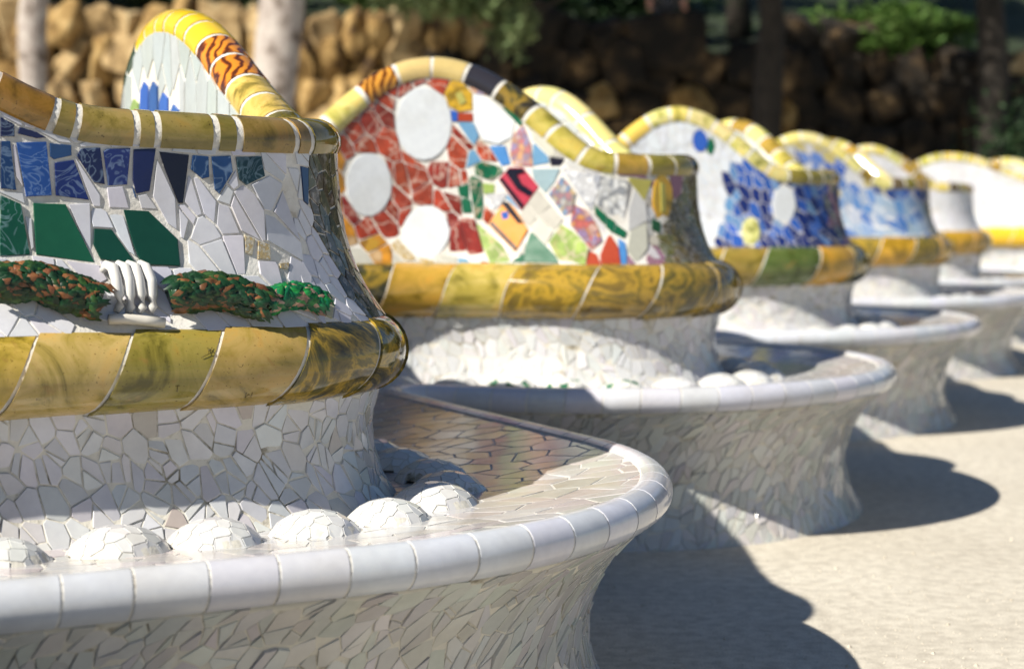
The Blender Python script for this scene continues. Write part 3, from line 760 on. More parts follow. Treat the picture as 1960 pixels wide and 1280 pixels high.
REGIONS = {
 1: [
  (['slats'], [(-0.059, 0.313), (0.123, 0.319), (0.123, 0.212), (0.117, 0.005), (-0.014, 0.015), (-0.053, 0.196)]),
 ],
 2: [
  (['orangep'], [(-1.192, 0.423), (-1.086, 0.375), (-1.104, 0.178), (-0.984, 0.099), (-0.937, 0.046), (-1.228, 0.051)]),
  (['sand'], [(-1.046, 0.122), (-0.886, 0.097), (-0.838, 0.046), (-1.053, 0.048)]),
  (['marble:red', 'marble:red', 'marble:darkred', 'marble:red'], [(-1.13, 0.362), (-1.13, 0.469), (-1.035, 0.571), (-0.944, 0.624), (-0.838, 0.64), (-0.733, 0.594), (-0.725, 0.364), (-0.733, 0.319), (-0.78, 0.288), (-0.762, 0.178), (-0.922, 0.046), (-0.984, 0.099), (-1.137, 0.163)]),
  (['plain:tgreen', 'plain:white', 'plain:sky', 'floral:pink', 'marble:red', 'plain:cream'], [(-0.795, 0.594), (-0.445, 0.377), (-0.427, 0.015), (-0.787, 0.01)]),
  (['plain:grey', 'plain:beigeg', 'fleck:white', 'plain:mauve', 'plain:grey'], [(-0.478, 0.392), (-0.121, 0.364), (-0.168, 0.013), (-0.456, 0.015)]),
  (['mosaicolive'], [(-0.121, 0.364), (0.123, 0.369), (0.123, 0), (-0.197, 0)]),
 ],
 3: [
  (['plain:bluem', 'plain:navyb', 'plain:blueb', 'plain:bluem', 'plain:skyb', 'plain:navyb'], [(-0.626, 0.377), (-0.553, 0.41), (-0.096, 0.359), (-0.151, 0), (-0.666, 0), (-0.673, 0.117), (-0.593, 0.206)]),
  (['mosaicolive', 'plain:navyb', 'plain:mauve'], [(-0.096, 0.359), (0.101, 0.364), (0.082, 0), (-0.155, 0)]),
 ],
}

def abs_poly(k, pl, st):
    a0 = float(st.amap(TIP[k-1])); return [(a0+a, q) for a, q in pl]
def grow(H, g):
    n = len(H); L = []
    for i in range(n):
        (x0, y0), (x1, y1) = H[i-1], H[i]; l_ = math.hypot(x1-x0, y1-y0)+1e-9; nx, ny = (y1-y0)/l_, -(x1-x0)/l_; L.append((nx, ny, x0*nx+y0*ny+g))
    xs = [p[0] for p in H]; ys = [p[1] for p in H]; q = [(min(xs)-g, min(ys)-g), (max(xs)+g, min(ys)-g), (max(xs)+g, max(ys)+g), (min(xs)-g, max(ys)+g)]
    for nx, ny, d in L: q = clip(q, nx, ny, d)
    return q if len(q) >= 3 else H
EX = []; EXT = []
for k, lst in TILES.items():
    for (mt, cn, pl) in lst:
        if mt[0] == '+': EXT.append((abs_poly(k, pl, UP), mt[1:], cn, -k)); continue
        P = abs_poly(k, pl, UP); cx = sum(p[0] for p in P)/len(P); cy = sum(p[1] for p in P)/len(P)
        # convex hull so that neighbours can be cut against it
        pts = sorted(set(P))
        def half(ps):
            h = []
            for p in ps:
                while len(h) >= 2 and (h[-1][0]-h[-2][0])*(p[1]-h[-2][1])-(h[-1][1]-h[-2][1])*(p[0]-h[-2][0]) <= 0: h.pop()
                h.append(p)
            return h
        lo = half(pts); hi = half(pts[::-1]); H = lo[:-1]+hi[:-1]
        if k == 2: H = grow(H, .0042 if cn != 'disc' else .001)
        for _, H0 in EX:
            if H is not None: H = subtract(H, H0)
        if H is None or len(H) < 3: continue
        EX.append(((min(p[0] for p in H), max(p[0] for p in H), min(p[1] for p in H), max(p[1] for p in H)), H)); EXT.append((H, mt, cn, k))
REG = []
for k, lst in REGIONS.items():
    for mats_, pl in lst: REG.append((k, mats_, abs_poly(k, pl, UP)))
GM = {'flower': 'orangep', 'rose': 'marble', 'orangeblue': 'orangep', 'wheel': 'mottle', 'orangep': 'orangep', 'sand': 'dots'}
def up_col(s_, a, q):
    k, t = lobe(s_)
    for kk, mats_, P in REG:
        if inside(P, a, q):
            ch = random.choice(mats_)
            if ':' in ch: mm, cc = ch.split(':'); return jit(COLS[cc], .12), ('face' if mm == 'plain' else mm)
            if ch in ('slats', 'mosaicolive'): return jit((.12, .11, .06), .5), ch
            if ch == 'orangep': return jit((.6, .3, .05)), 'orangep'
            if ch == 'sand': return jit((.55, .42, .22)), 'dots'
    z = float(np.interp(q, UP.q, UP.p[:, 1]))
    if k <= 0: return jit(COLS['white'] if t < .1 else (.5, .48, .45), .07), 'plain'
    if k == 1 and t > -.2: return jit(random.choice([(.14, .13, .05), (.30, .30, .26), (.20, .18, .06), (.10, .10, .06)]), .2), 'mosaicolive'
    if k == 1: return jit(COLS['cream']), 'face'
    if k == 2 and t < -.1: return jit((.62, .65, .70), .03), 'face'
    if k == 2: return jit(random.choice([(.3, .3, .35), (.14, .13, .05), (.03, .06, .2)]), .1), 'plain'
    if k == 3:
        if z > .98: return jit(random.choice([(.5, .5, .52), (.03, .09, .36), (.4, .34, .14), (.10, .18, .42), (.03, .06, .2)])), 'face'
        if t > -.12: return jit(random.choice([(.2, .2, .16), (.35, .35, .36)])), 'plain'
        return jit(random.choice([(.30, .38, .50), (.12, .24, .48), (.22, .32, .50), (.40, .45, .52), (.07, .16, .40), (.26, .36, .48)])), 'face'
    return jit((.62, .62, .65), .04), 'plain'
def up_seg():
    return [(S0, TIP[0]-.1, 1.), (TIP[0]-.1, TIP[0]+.3, .62), (TIP[0]+.3, TIP[1]-1.4, 1.2), (TIP[1]-1.4, TIP[1]-.22, 1.3), (TIP[1]-.22, TIP[1]+.3, .6), (TIP[1]+.3, TIP[2]-1.4, 1.3), (TIP[2]-1.4, TIP[2]+.3, .9), (TIP[2]+.3, TIP[4]+.3, 1.2), (TIP[4]+.3, S1, 2.2)]
tiles = do_strip(UP, 'u', S0, S1, .012, .66, .040, .060, -.3, .0019, up_col, .012, .9, zmax=1, lift=.0014, jitter=.5, explicit=EX, seg=up_seg())
for H, mt, cn, k in EXT:
    H2 = inset(H, .0012) if k > 0 else H
    if not H2: continue
    A = np.array(H2); P = UP.pos(A[:, 0], A[:, 1]); c = A.mean(0); n = UP.nrm(np.array([c[0]]), np.array([c[1]]))[0]
    c0 = P.mean(0); cr = sum(np.cross(P[j-1]-c0, P[j]-c0) for j in range(len(P)))
    if cr@n < 0: P = P[::-1]
    mm = GM.get(mt, mt); mm = 'face' if mm == 'plain' and abs(k) > 1 else mm; tiles.append((P, n, COLS[cn], mm, dict(tilt=.006, flat=1., lift=.0034 if cn == 'disc' else .0024, fan=False) if k > 0 else dict(tilt=0, flat=1., lift=.0066, bev=0, skirt=.002)))
emit(tiles, 'backrest_tile')
def white_low(s_, a, q):
    c = jit((.57, .57, .58), .08)
    if rnd() < .02: c = jit((.46, .42, .37), .1)
    return c, 'plain'
emit(do_strip(LOWS, 'l', S0, S1, .01, LOWS.q[-1]-.015, .032, .044, -.22, .0013, white_low, .05, 1., split=.42, lift=.0009, jitter=.5), 'lower_back_tile')
def white_base(s_, a, q):
    c = jit((.56, .555, .535), .10)
    return c, 'plain'
emit(do_strip(BASE, 'b', S0, S1, .0, BASE.q[-1]-.01, .032, .052, .34, .0012, white_base, .04, 1., split=.42, lift=.0009, jitter=.5), 'base_tile')
# the outer face of the backrest: long pale pieces under the crests
def back_col(s_, a, q):
    z = float(np.interp(q, BACK.q, BACK.p[:, 1])); k, t = lobe(s_)
    return jit((.44, .47, .465), .05), 'plain'
BEX = []; BEXT = []
for i_, cn_ in enumerate(['red', 'lime', 'blueb', 'blue', 'blueb', 'blue', 'blueb']):
    a_ = float(BACK.amap(TIP[0]+1.29))-i_*.082; zt_ = (1.13, 1.17, 1.205, 1.20, 1.17, 1.14, 1.10)[i_]
    H = [(a_+.002, float(BACK.qz(1.0))), (a_+.078, float(BACK.qz(1.0))), (a_+.074, float(BACK.qz(zt_-.02))), (a_+.045, float(BACK.qz(zt_))), (a_+.006, float(BACK.qz(zt_-.015)))]
    BEX.append(((min(p[0] for p in H), max(p[0] for p in H), min(p[1] for p in H), max(p[1] for p in H)), H)); BEXT.append((inset(H, .002), cn_))
bt = do_strip(BACK, 'k', S0, S1, BACK.qz(.80), BACK.q[-1], .075, .19, .0, .0030, back_col, .01, .8, jitter=.28, explicit=BEX, over=.12, sgn=-1, zmax=1)
for H, cn in BEXT:
    A = np.array(H); P = BACK.pos(A[:, 0], A[:, 1]); c = A.mean(0); n = -BACK.nrm(np.array([c[0]]), np.array([c[1]]))[0]; c0 = P.mean(0)
    if sum(np.cross(P[j-1]-c0, P[j]-c0) for j in range(len(P)))@n < 0: P = P[::-1]
    bt.append((P, n, jit(COLS[cn], .15), 'plain', dict(tilt=.01, lift=.003)))
emit(bt, 'outer_face_tile', cap=60)

# ---- seat: chips laid out in plan
SEAT_Q = np.array(PROF_SEAT)
def seat_tiles():
    out = []; cell = .062
    near = np.arange(0, len(S_), 4); Wn, Nn = W_[near], N_[near]
    m = (S_[near] > S0) & (S_[near] < S1); Wn, Nn, Sn = Wn[m], Nn[m], S_[near][m]
    x0, x1, y0, y1 = Wn[:, 0].min()-.7, Wn[:, 0].max()+.7, max(-.9, Wn[:, 1].min()-.7), Wn[:, 1].max()+.7
    # sites on a jittered grid stretched a little, kept where they lie on the seat
    S = []
    for j in range(int(y0/cell), int(y1/cell)+1):
        for i in range(int(x0/(cell*1.25)), int(x1/(cell*1.25))+1):
            S.append(((i+(j % 2)*.5+random.uniform(-.4, .4)), (j+random.uniform(-.4, .4))))
    XY = np.array([(x*cell*1.25, y*cell) for x, y in S])
    D = np.full(len(XY), 9.); O = np.zeros(len(XY))
    def offs(Q):
        d2 = ((Q[:, None, :]-Wn[None])**2).sum(2); i = d2.argmin(1); r = Q-Wn[i]; return (r*Nn[i]).sum(1), np.sqrt(d2[np.arange(len(Q)), i]), i
    for k0 in range(0, len(XY), 2000):
        o, d, i = offs(XY[k0:k0+2000]); O[k0:k0+2000] = np.where(np.abs(np.abs(o)-d) < .03, o, 9)
    keepany = (O > -.2) & (O < .9)
    idx = [i for i in range(len(S)) if keepany[i]]; S2 = [S[i] for i in idx]; O2 = O[idx]
    keep = [.06 < o < .60 for o in O2]
    for i, cellp in voronoi(S2, 1.0, keep):
        p = inset([(x*cell*1.25, y*cell) for x, y in cellp], .0021)
        if not p: continue
        Q = np.array(p); c = Q.mean(0); o, d, ii = offs(Q)
        # cut to the seat outline
        if o.max() > .575:
            oc, dc, ic = offs(c[None]); n = Nn[ic[0]]; lim_ = float((Wn[ic[0]]+n*.553)@n); p = clip(p, n[0], n[1], lim_)
            if len(p) < 3 or area(p) < .0006: continue
            Q = np.array(p); o, d, ii = offs(Q)
        if o.min() > .56: continue
        z = np.interp(np.clip(o, .07, .6), SEAT_Q[:, 0], SEAT_Q[:, 1])
        P = np.c_[Q, z]
        ccw = sum(Q[j-1][0]*Q[j][1]-Q[j][0]*Q[j-1][1] for j in range(len(Q)))
        if ccw < 0: P = P[::-1]
        tint = random.choice([(.50, .49, .50), (.48, .45, .44), (.54, .53, .54), (.46, .45, .43), (.50, .45, .46)])
        e = .03; dz = (np.interp(o.mean()+e, SEAT_Q[:, 0], SEAT_Q[:, 1])-np.interp(o.mean()-e, SEAT_Q[:, 0], SEAT_Q[:, 1]))/(2*e)
        n2 = Nn[ii[0]]; nr = np.array([-n2[0]*dz, -n2[1]*dz, 1.]); nr /= np.linalg.norm(nr)
        out.append((P, nr, jit(tint, .05), 'plain', dict(tilt=.007, flat=.8, lift=.0008, skirt=.005, bev=.0007)))
    return out
emit(seat_tiles(), 'seat_tile')

# ---- domes along the back of the seat, each cased in chips
def dome_set(seed, h=.041, r=.076):
    random.seed(seed); pts = []
    S = []
    for j in range(-4, 5):
        for i in range(-4, 5): S.append((i+(j % 2)*.5+random.uniform(-.38, .38), j+random.uniform(-.38, .38)))
    cell = .0225; res = []
    def up(x, y):
        rr = math.hypot(x, y); t = min(rr/r, 1.12); return np.array([x, y, h*math.sqrt(max(0, 1-min(t, 1)**2))-(t-1)*.1 if t > 1 else h*(1-t**2.1)**.72])
    for i, c in voronoi(S, 1.0, [True]*len(S)):
        x, y = S[i][0]*cell, S[i][1]*cell
        if math.hypot(x, y) > r*1.02: continue
        p = inset([(a*cell, b_*cell) for a, b_ in c], .0007)
        if not p: continue
        q = []
        for (a, b_) in p:
            d = math.hypot(a, b_); k = min(1, r*1.02/d) if d > 0 else 1; q.append((a*k, b_*k))
        P = np.array([up(*v) for v in q]); n = np.array([x/r*.9, y/r*.9, .75]); n /= np.linalg.norm(n)
        cr = sum(np.cross(P[j-1]-P.mean(0), P[j]-P.mean(0)) for j in range(len(P)))
        if cr@n < 0: P = P[::-1]; cr = -cr
        if np.linalg.norm(cr) < 1e-5: continue
        n = cr/np.linalg.norm(cr)
        res.append((P, n))
    return res, up
sets = [dome_set(s_)[0] for s_ in (1, 2, 3)]; _, up0 = dome_set(9)
random.seed(5)
def dome_core():
    V = []; fs = []; K = 20
    for i in range(9):
        t = i/8; r = .074*t
        for j in range(K):
            p = up0(r*math.cos(2*math.pi*j/K), r*math.sin(2*math.pi*j/K)); V.append(p-np.array([0, 0, .0005]))
    for i in range(8):
        for j in range(K): fs.append((i*K+j, (i+1)*K+j, (i+1)*K+(j+1) % K, i*K+(j+1) % K))
    mb = MB(); mb.add(V, fs, (1, 1, 1), 'm', True); return mb.build('dome', None, {'m': GROUT_OLD}, data_only=True)
core_me = dome_core(); chips = []; joined = []
for cs in sets:
    L = []; J = MB()
    for P, n in cs:
        mb = MB(); c = P.mean(0); cc = jit((.66, .66, .65), .04); chip(mb, P-c, n, cc, 'plain', tilt=.012, flat=.5, lift=.0009, bev=.0005, skirt=.004)
        L.append((mb.build('dome_tile', None, data_only=True), c)); chip(J, P, n, cc, 'plain', tilt=.012, flat=.5, lift=.0009, bev=.0005, skirt=.004)
    chips.append(L); joined.append(J.build('dome_casing', None, data_only=True))
Jg = MB()
for P, n in sets[0]: chip(Jg, P, n, jit(random.choice([(.7, .7, .68), (.7, .7, .68), (.03, .16, .08)])), 'plain', tilt=.05, lift=.0016, bev=0)
green_me = Jg.build('dome_casing', None, data_only=True)
al = arclen(.195); 
for k in range(-1, 7):
    for j in range(-11, 12):
        a = float(np.interp(TIP[k], S_, al))+j*.163+.02+random.uniform(-.008, .008); s_ = float(np.interp(a, al, S_))
        t = s_-TIP[k]
        if abs(t) > 1.25 or s_ > S1-.1 or s_ < S0+.2: continue
        w, n = plan(np.array([s_]), np.array([.195])); loc = (float(w[0][0]), float(w[0][1]), .389)
        v = random.randrange(3); o = link('dome', core_me, bench); o.location = loc; o.rotation_euler = (0, 0, rnd()*6.28)
        sc_ = random.uniform(.92, 1.08); o.scale = (sc_, sc_, sc_)
        if k == 0 and -.9 < t < .35:
            for me, c in chips[v]:
                q = link('dome_tile', me, o); q.location = c
        else:
            gm = k == 1 and -.62 < t < -.25
            q = link('dome_casing', green_me if gm else joined[v], o); q['kind'] = 'stuff'
print('domes done')

# ---------------------------------------------------------------- ground
m, nt, b = mat('sand')
n1 = noisen(nt, 1.3, 6, .6); n2 = noisen(nt, 260, 3, .7); n3 = noisen(nt, 28, 5, .6)
c = ramp(nt, n1.outputs[0], [(.3, (.54, .495, .42)), (.7, (.66, .615, .53))])
g = ramp(nt, n2.outputs[0], [(.35, (.74, .73, .72)), (.62, (1.12, 1.11, 1.09))]); g2 = ramp(nt, n3.outputs[0], [(.35, (.78, .77, .76)), (.6, (1.04, 1.04, 1.04))])
col = mix(nt, 1., mix(nt, 1., c.outputs[0], g.outputs[0], 'MULTIPLY'), g2.outputs[0], 'MULTIPLY')
nt.links.new(col, b.inputs['Base Color']); b.inputs['Roughness'].default_value = .95
hb = mix(nt, .5, n2.outputs[0], n3.outputs[0]); bump(nt, b, hb, .6, .004); SAND = m
mb = MB(); G = 90
for i in range(1): mb.add([(-G, -G, 0), (G, -G, 0), (G, G, 0), (-G, G, 0)], [(0, 1, 2, 3)], (1, 1, 1), 'm')
o = mb.build('ground', None, {'m': SAND}); o['kind'] = 'structure'
# loose gravel beside the bench
GV = MB(); random.seed(3)
for i in range(9000):
    y = 2.2+rnd()**1.3*6; x = random.uniform(.1, 2.6)*y/4; r = random.uniform(.0012, .0035)*(1 if rnd() < .93 else 2.2)
    V = [(x+r*math.cos(a)*random.uniform(.7, 1.2), y+r*math.sin(a)*random.uniform(.7, 1.2), 0.0) for a in (0, 1.57, 3.14, 4.71)]+[(x, y, r*.9)]
    GV.add(V, [(0, 1, 4), (1, 2, 4), (2, 3, 4), (3, 0, 4)], (1, 1, 1), 'm')
gm_ = simple('pebble', [(.3, (.34, .29, .22)), (.7, (.6, .55, .47))], 60)
o = GV.build('gravel', None, {'m': gm_}); o['kind'] = 'stuff'; o['label'] = 'fine loose gravel strewn over the sandy ground'; 

# ---------------------------------------------------------------- relief pieces set into the nearest backrest
def on_face(a, q, lift=0.):
    a = float(UP.amap(TIP[0]))+a; p = UP.pos(np.array([a]), np.array([q]))[0]; n = UP.nrm(np.array([a]), np.array([q]))[0]
    return p+n*lift, n
def leaf(mb, p, n, t, L, w_, h_, col, m='relief'):
    s_ = np.cross(n, t); s_ /= np.linalg.norm(s_)
    V = [p-t*L*.5, p+s_*w_*.5+n*h_*.3, p+t*L*.55+n*h_*.25, p-s_*w_*.5+n*h_*.3, p+t*L*.12+n*h_, p-t*L*.2+n*h_*.7]
    mb.add(V, [(0, 1, 5), (1, 4, 5), (1, 2, 4), (2, 3, 4), (3, 5, 4), (3, 0, 5)], col, m, True)
def garland(pts, r, cols, nl, seed):
    random.seed(seed); body = MB(); C3 = []
    for (a, q) in pts:
        p, n = on_face(a, q); C3.append(p+n*r*.35)
    tube(body, C3, [r*.55]+[r*.8]*(len(C3)-2)+[r*.55], 10, 'plain', (.02, .06, .025)); g = body.build('garland_relief', bench)
    lf = MB(); C3 = np.array(C3); L = len(C3)
    for i in range(nl):
        f_ = rnd()*(L-1.001); k = int(f_); c = C3[k]+(C3[k+1]-C3[k])*(f_-k); t = C3[k+1]-C3[k]; t /= np.linalg.norm(t)
        _, n = on_face(*pts[k]); up_ = np.cross(t, n); th = random.uniform(-1.5, 1.5)
        d = n*math.cos(th)+up_*math.sin(th); tt = t*random.choice([.5, .9])+up_*random.uniform(-.8, .8); tt -= d*(tt@d); tt /= np.linalg.norm(tt)
        sz = random.uniform(.7, 1.3)
        leaf(lf, c+d*r*.78, d, tt, .030*sz, .013*sz, .008*sz, jit(random.choice(cols), .2))
    o = lf.build('ruffled_leaves', g); o['kind'] = 'stuff'; return g
DG, OR = (.012, .05, .02), (.20, .085, .035)
REL = {'gl': [(-0.627, 0.087), (-0.594, 0.089), (-0.558, 0.089), (-0.526, 0.071), (-0.5, 0.061), (-0.47, 0.046)], 'gr': [(-0.356, 0.054), (-0.33, 0.061), (-0.301, 0.066), (-0.271, 0.064), (-0.242, 0.051), (-0.209, 0.033)], 'gg': [(-0.206, 0.038), (-0.18, 0.051), (-0.151, 0.054), (-0.128, 0.048), (-0.111, 0.033)], 'stick': [(-0.46, 0.02), (-0.434, 0.02), (-0.402, 0.015), (-0.372, 0.01)], 'ribs': [[(-0.457, 0.11), (-0.451, 0.117), (-0.444, 0.11), (-0.441, 0.087), (-0.438, 0.061), (-0.438, 0.046), (-0.444, 0.038)], [(-0.438, 0.11), (-0.431, 0.117), (-0.425, 0.11), (-0.421, 0.087), (-0.421, 0.061), (-0.421, 0.043), (-0.425, 0.036)], [(-0.421, 0.11), (-0.415, 0.117), (-0.408, 0.11), (-0.405, 0.084), (-0.402, 0.061), (-0.402, 0.043), (-0.408, 0.036)], [(-0.402, 0.11), (-0.395, 0.117), (-0.392, 0.11), (-0.385, 0.084), (-0.385, 0.059), (-0.385, 0.043), (-0.389, 0.036)]]}
garland(REL['gl'], .036, [DG, DG, (.012, .05, .02), (.03, .08, .02), OR], 300, 4)
garland(REL['gr'], .036, [DG, DG, DG, (.03, .07, .02), OR], 300, 5)
garland(REL['gg'], .024, [(.01, .16, .06), (.02, .22, .05), (.01, .12, .05), (.4, .25, .18)], 200, 6)
for rb_ in REL['ribs']:
    mb = MB(); P = []
    for i_, (a_, q_) in enumerate(rb_): P.append(on_face(a_, q_, [.004, .014, .022, .024, .018, .010, .004][i_])[0])
    tube(mb, P, [.005, .0085, .0095, .009, .0085, .0075, .005], 9, 'plain', (.72, .70, .66)); mb.build('rib_relief', bench)
mb = MB(); tube(mb, [on_face(a_, q_, .012)[0] for a_, q_ in REL['stick']], .0085, 9, 'plain', (.66, .62, .54)); mb.build('stick_relief', bench)
MARKS = {'R': (-0.3, 0.48), 'A': (-0.256, 0.04), 'M': (-0.24, -0.68), 'T': (-0.356, -0.4)}
STROKES = {'R': [[(0, 0), (0, 1), (.5, 1), (.6, .75), (.5, .5), (0, .5)], [(.25, .5), (.65, 0)], [(.1, 1.0), (-1.2, 1.6)]], 'A': [[(0, 0), (.35, 1), (.7, 0)], [(.15, .4), (.55, .4)]],
    'M': [[(0, 0), (0, 1), (.4, .35), (.8, 1), (.8, 0)]], 'T': [[(.35, 0), (.35, 1)], [(0, 1), (.7, 1)]]}
mb = MB()
for ch, (ds_, th_) in MARKS.items():
    for st_ in STROKES[ch]:
        P = []
        for (x_, y_) in st_:
            s_ = TIP[0]+ds_+(x_-.35)*.011; t_ = th_-(y_-.5)*.011/ROLL_R if ch != 'T' else th_+(y_-.5)*.011/ROLL_R
            c_, _, n_, b_ = ring_frame(s_, ROLL_C[0], z_roll); r_ = ROLL_R*roll_k(s_)*1.004; P.append(c_+n_*math.cos(t_)*r_+b_*math.sin(t_)*r_)
        tube(mb, P, .0005, 4, 'plain', (.05, .035, .01))
mb.build('scratched_letters', bench)


# ---------------------------------------------------------------- retaining wall of rough stone behind
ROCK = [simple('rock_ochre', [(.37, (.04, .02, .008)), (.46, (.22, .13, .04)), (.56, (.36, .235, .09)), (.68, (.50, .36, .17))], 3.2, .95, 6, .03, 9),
        simple('rock_shaded', [(.42, (.008, .006, .004)), (.54, (.03, .02, .011)), (.63, (.12, .075, .035)), (.72, (.40, .27, .13))], 2.6, .95, 6, .03, 9),  # tree shade over the wall put into the stone colour
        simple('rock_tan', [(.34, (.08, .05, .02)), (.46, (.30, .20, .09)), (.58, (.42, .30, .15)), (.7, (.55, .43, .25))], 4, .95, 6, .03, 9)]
EARTH = simple('dark_earth', [(.3, (.008, .006, .004)), (.7, (.05, .035, .02))], 2., .95, 5, .02, 8)
random.seed(21)
def rock_mesh(seed, m):
    bm = bmesh.new(); bmesh.ops.create_icosphere(bm, subdivisions=3, radius=.5)
    for v in bm.verts:
        d = noise.noise(v.co*7+Vector((seed, 5, 0)))*.18+ noise.noise(v.co*1.7+Vector((seed*3.1, 0, 0)))*.55+noise.noise(v.co*3.2+Vector((0, seed, 0)))*.32
        c = v.co.copy(); c *= 1+d
        for ax in range(3): c[ax] = max(-.36, min(.36, c[ax]))
        v.co = c
    me = bpy.data.meshes.new('stone'); bm.to_mesh(me); bm.free(); me.materials.append(m)
    for p in me.polygons: p.use_smooth = True
    return me
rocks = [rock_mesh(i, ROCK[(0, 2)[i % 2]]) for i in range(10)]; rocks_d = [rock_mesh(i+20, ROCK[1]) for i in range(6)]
WY = 21.
def wall_y(x): return WY+.35*math.sin(x*.6)+.1*x
def wall_top(x): return 2.95-.04*(x+3)+.1*math.sin(x*2.1)
wall = thing('retaining_wall', 'rough ochre stone retaining wall behind the bench, partly in shade', 'wall', (0, 0, 0))
mb = MB(); V = []; fs = []; nx_, nz_ = 160, 16
for i in range(nx_+1):
    x = -14+32*i/nx_
    for j in range(nz_+1):
        z = (wall_top(x)+.12)*j/nz_; V.append((x, wall_y(x)+.3+.1*noise.noise(Vector((x*1.3, z*1.3, 0)))+.12*noise.noise(Vector((x*4, z*2.5, 3))), z))
for i in range(nx_):
    for j in range(nz_): a = i*(nz_+1)+j; fs.append((a, a+nz_+1, a+nz_+2, a+1))
mb.add(V, fs, (1, 1, 1), 'm', True); mb.build('wall_core', wall, {'m': EARTH})
cnt = 0; z = .7
row = 0
while z < 2.95:
    x = -6.9+rnd()*.3; hh = random.uniform(.26, .5)
    while x < 7.6:
        ww = random.uniform(.22, .62)
        if z < wall_top(x)+.05 and cnt < 296:
            o = link('stone', random.choice(rocks if x < -1.3 or rnd() < .07 or (x < .2 and rnd() < .3) else rocks_d), wall); y = wall_y(x)+.12  # shade-toned stones right of the ochre part, a few light ones as lit spots
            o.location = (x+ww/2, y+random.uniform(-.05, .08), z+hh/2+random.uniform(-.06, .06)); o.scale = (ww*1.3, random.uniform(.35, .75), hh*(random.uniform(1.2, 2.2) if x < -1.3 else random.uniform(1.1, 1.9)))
            o.rotation_euler = (random.uniform(-.5, .5), random.uniform(-.5, .5), random.uniform(-1.5, 1.5)); cnt += 1
        x += ww*.92
    z += hh*.88
print('stones', cnt)
# bank above the wall
GRASS = simple('grass_bank', [(.4, (.008, .014, .006)), (.6, (.03, .05, .015)), (.75, (.08, .12, .03))], 6, .9, 5, .05, 20)
mb = MB(); V = []; fs = []; nx_, ny_ = 70, 16
for i in range(nx_+1):
    x = -26+60*i/nx_
    for j in range(ny_+1):
        f_ = j/ny_; y = wall_y(max(-14, min(18, x)))+.3+f_*22; V.append((x, y, wall_top(max(-14, min(18, x)))-.04+f_*6.5+.25*noise.noise(Vector((x*.6, y*.6, 0)))*min(1, f_*5)))
for i in range(nx_):
    for j in range(ny_): a = i*(ny_+1)+j; fs.append((a, a+ny_+1, a+ny_+2, a+1))
mb.add(V, fs, (1, 1, 1), 'm', True); o = mb.build('hillside', None, {'m': GRASS}); o['kind'] = 'structure'
def bank(x, y): return wall_top(max(-14, min(18, x)))+(y-wall_y(x)-.2)/22*6.5

# ---------------------------------------------------------------- vegetation
def leafm(name, c0, c1, tr=.25):
    m, nt, b = mat(name); c = mix(nt, 1., ramp(nt, noisen(nt, 2.2, 4).outputs[0], [(.3, c0), (.7, c1)]).outputs[0], attr(nt), 'MULTIPLY')
    nt.links.new(c, b.inputs['Base Color']); b.inputs['Roughness'].default_value = .6; b.inputs['Specular IOR Level'].default_value = .3
    t = nt.nodes.new('ShaderNodeBsdfTranslucent'); nt.links.new(c, t.inputs[0]); ms = nt.nodes.new('ShaderNodeMixShader'); ms.inputs[0].default_value = tr
    nt.links.new(b.outputs[0], ms.inputs[1]); nt.links.new(t.outputs[0], ms.inputs[2]); nt.links.new(ms.outputs[0], nt.nodes['Material Output'].inputs[0]); return m
LEAF = leafm('leaf_green', (.035, .07, .015), (.09, .14, .035)); LEAFG = leafm('leaf_grey', (.06, .09, .035), (.16, .20, .09)); LEAFB = leafm('leaf_sunlit', (.11, .15, .06), (.24, .29, .13)); LEAFL = leafm('leaf_bright', (.06, .13, .02), (.13, .22, .05)); LEAFD = leafm('leaf_dark', (.012, .03, .012), (.035, .07, .025))
BARK = simple('bark_pale', [(.36, (.12, .09, .07)), (.48, (.34, .29, .26)), (.66, (.48, .43, .39))], 5, .9, 6, .01, 40)
BARKD = simple('bark_dark', [(.3, (.01, .008, .006)), (.7, (.035, .027, .02))], 7, .9, 6, .01, 40)
def leaves(mb, cx, cy, cz, rx, ry, rz, n, size, clumps=18):
    cl = []
    for _ in range(clumps):
        v = Vector((random.gauss(0, 1), random.gauss(0, 1), random.gauss(0, 1))).normalized()*random.uniform(.35, .95)
        cl.append((cx+v.x*rx, cy+v.y*ry, cz+v.z*rz, random.uniform(.22, .45), random.uniform(.7, 1.25)))
    for i in range(n):
        c = random.choice(cl); x = c[0]+random.gauss(0, .5)*c[3]*rx; y = c[1]+random.gauss(0, .5)*c[3]*ry; z = c[2]+random.gauss(0, .5)*c[3]*rz
        s_ = size*random.uniform(.6, 1.4); a = Vector((random.gauss(0, 1), random.gauss(0, 1), random.gauss(0, 1))).normalized(); b_ = a.orthogonal().normalized()
        p = Vector((x, y, z)); mb.add([p-a*s_, p+b_*s_*.45, p+a*s_, p-b_*s_*.45], [(0, 1, 2, 3)], jit((c[4],)*3, .2), 'm')
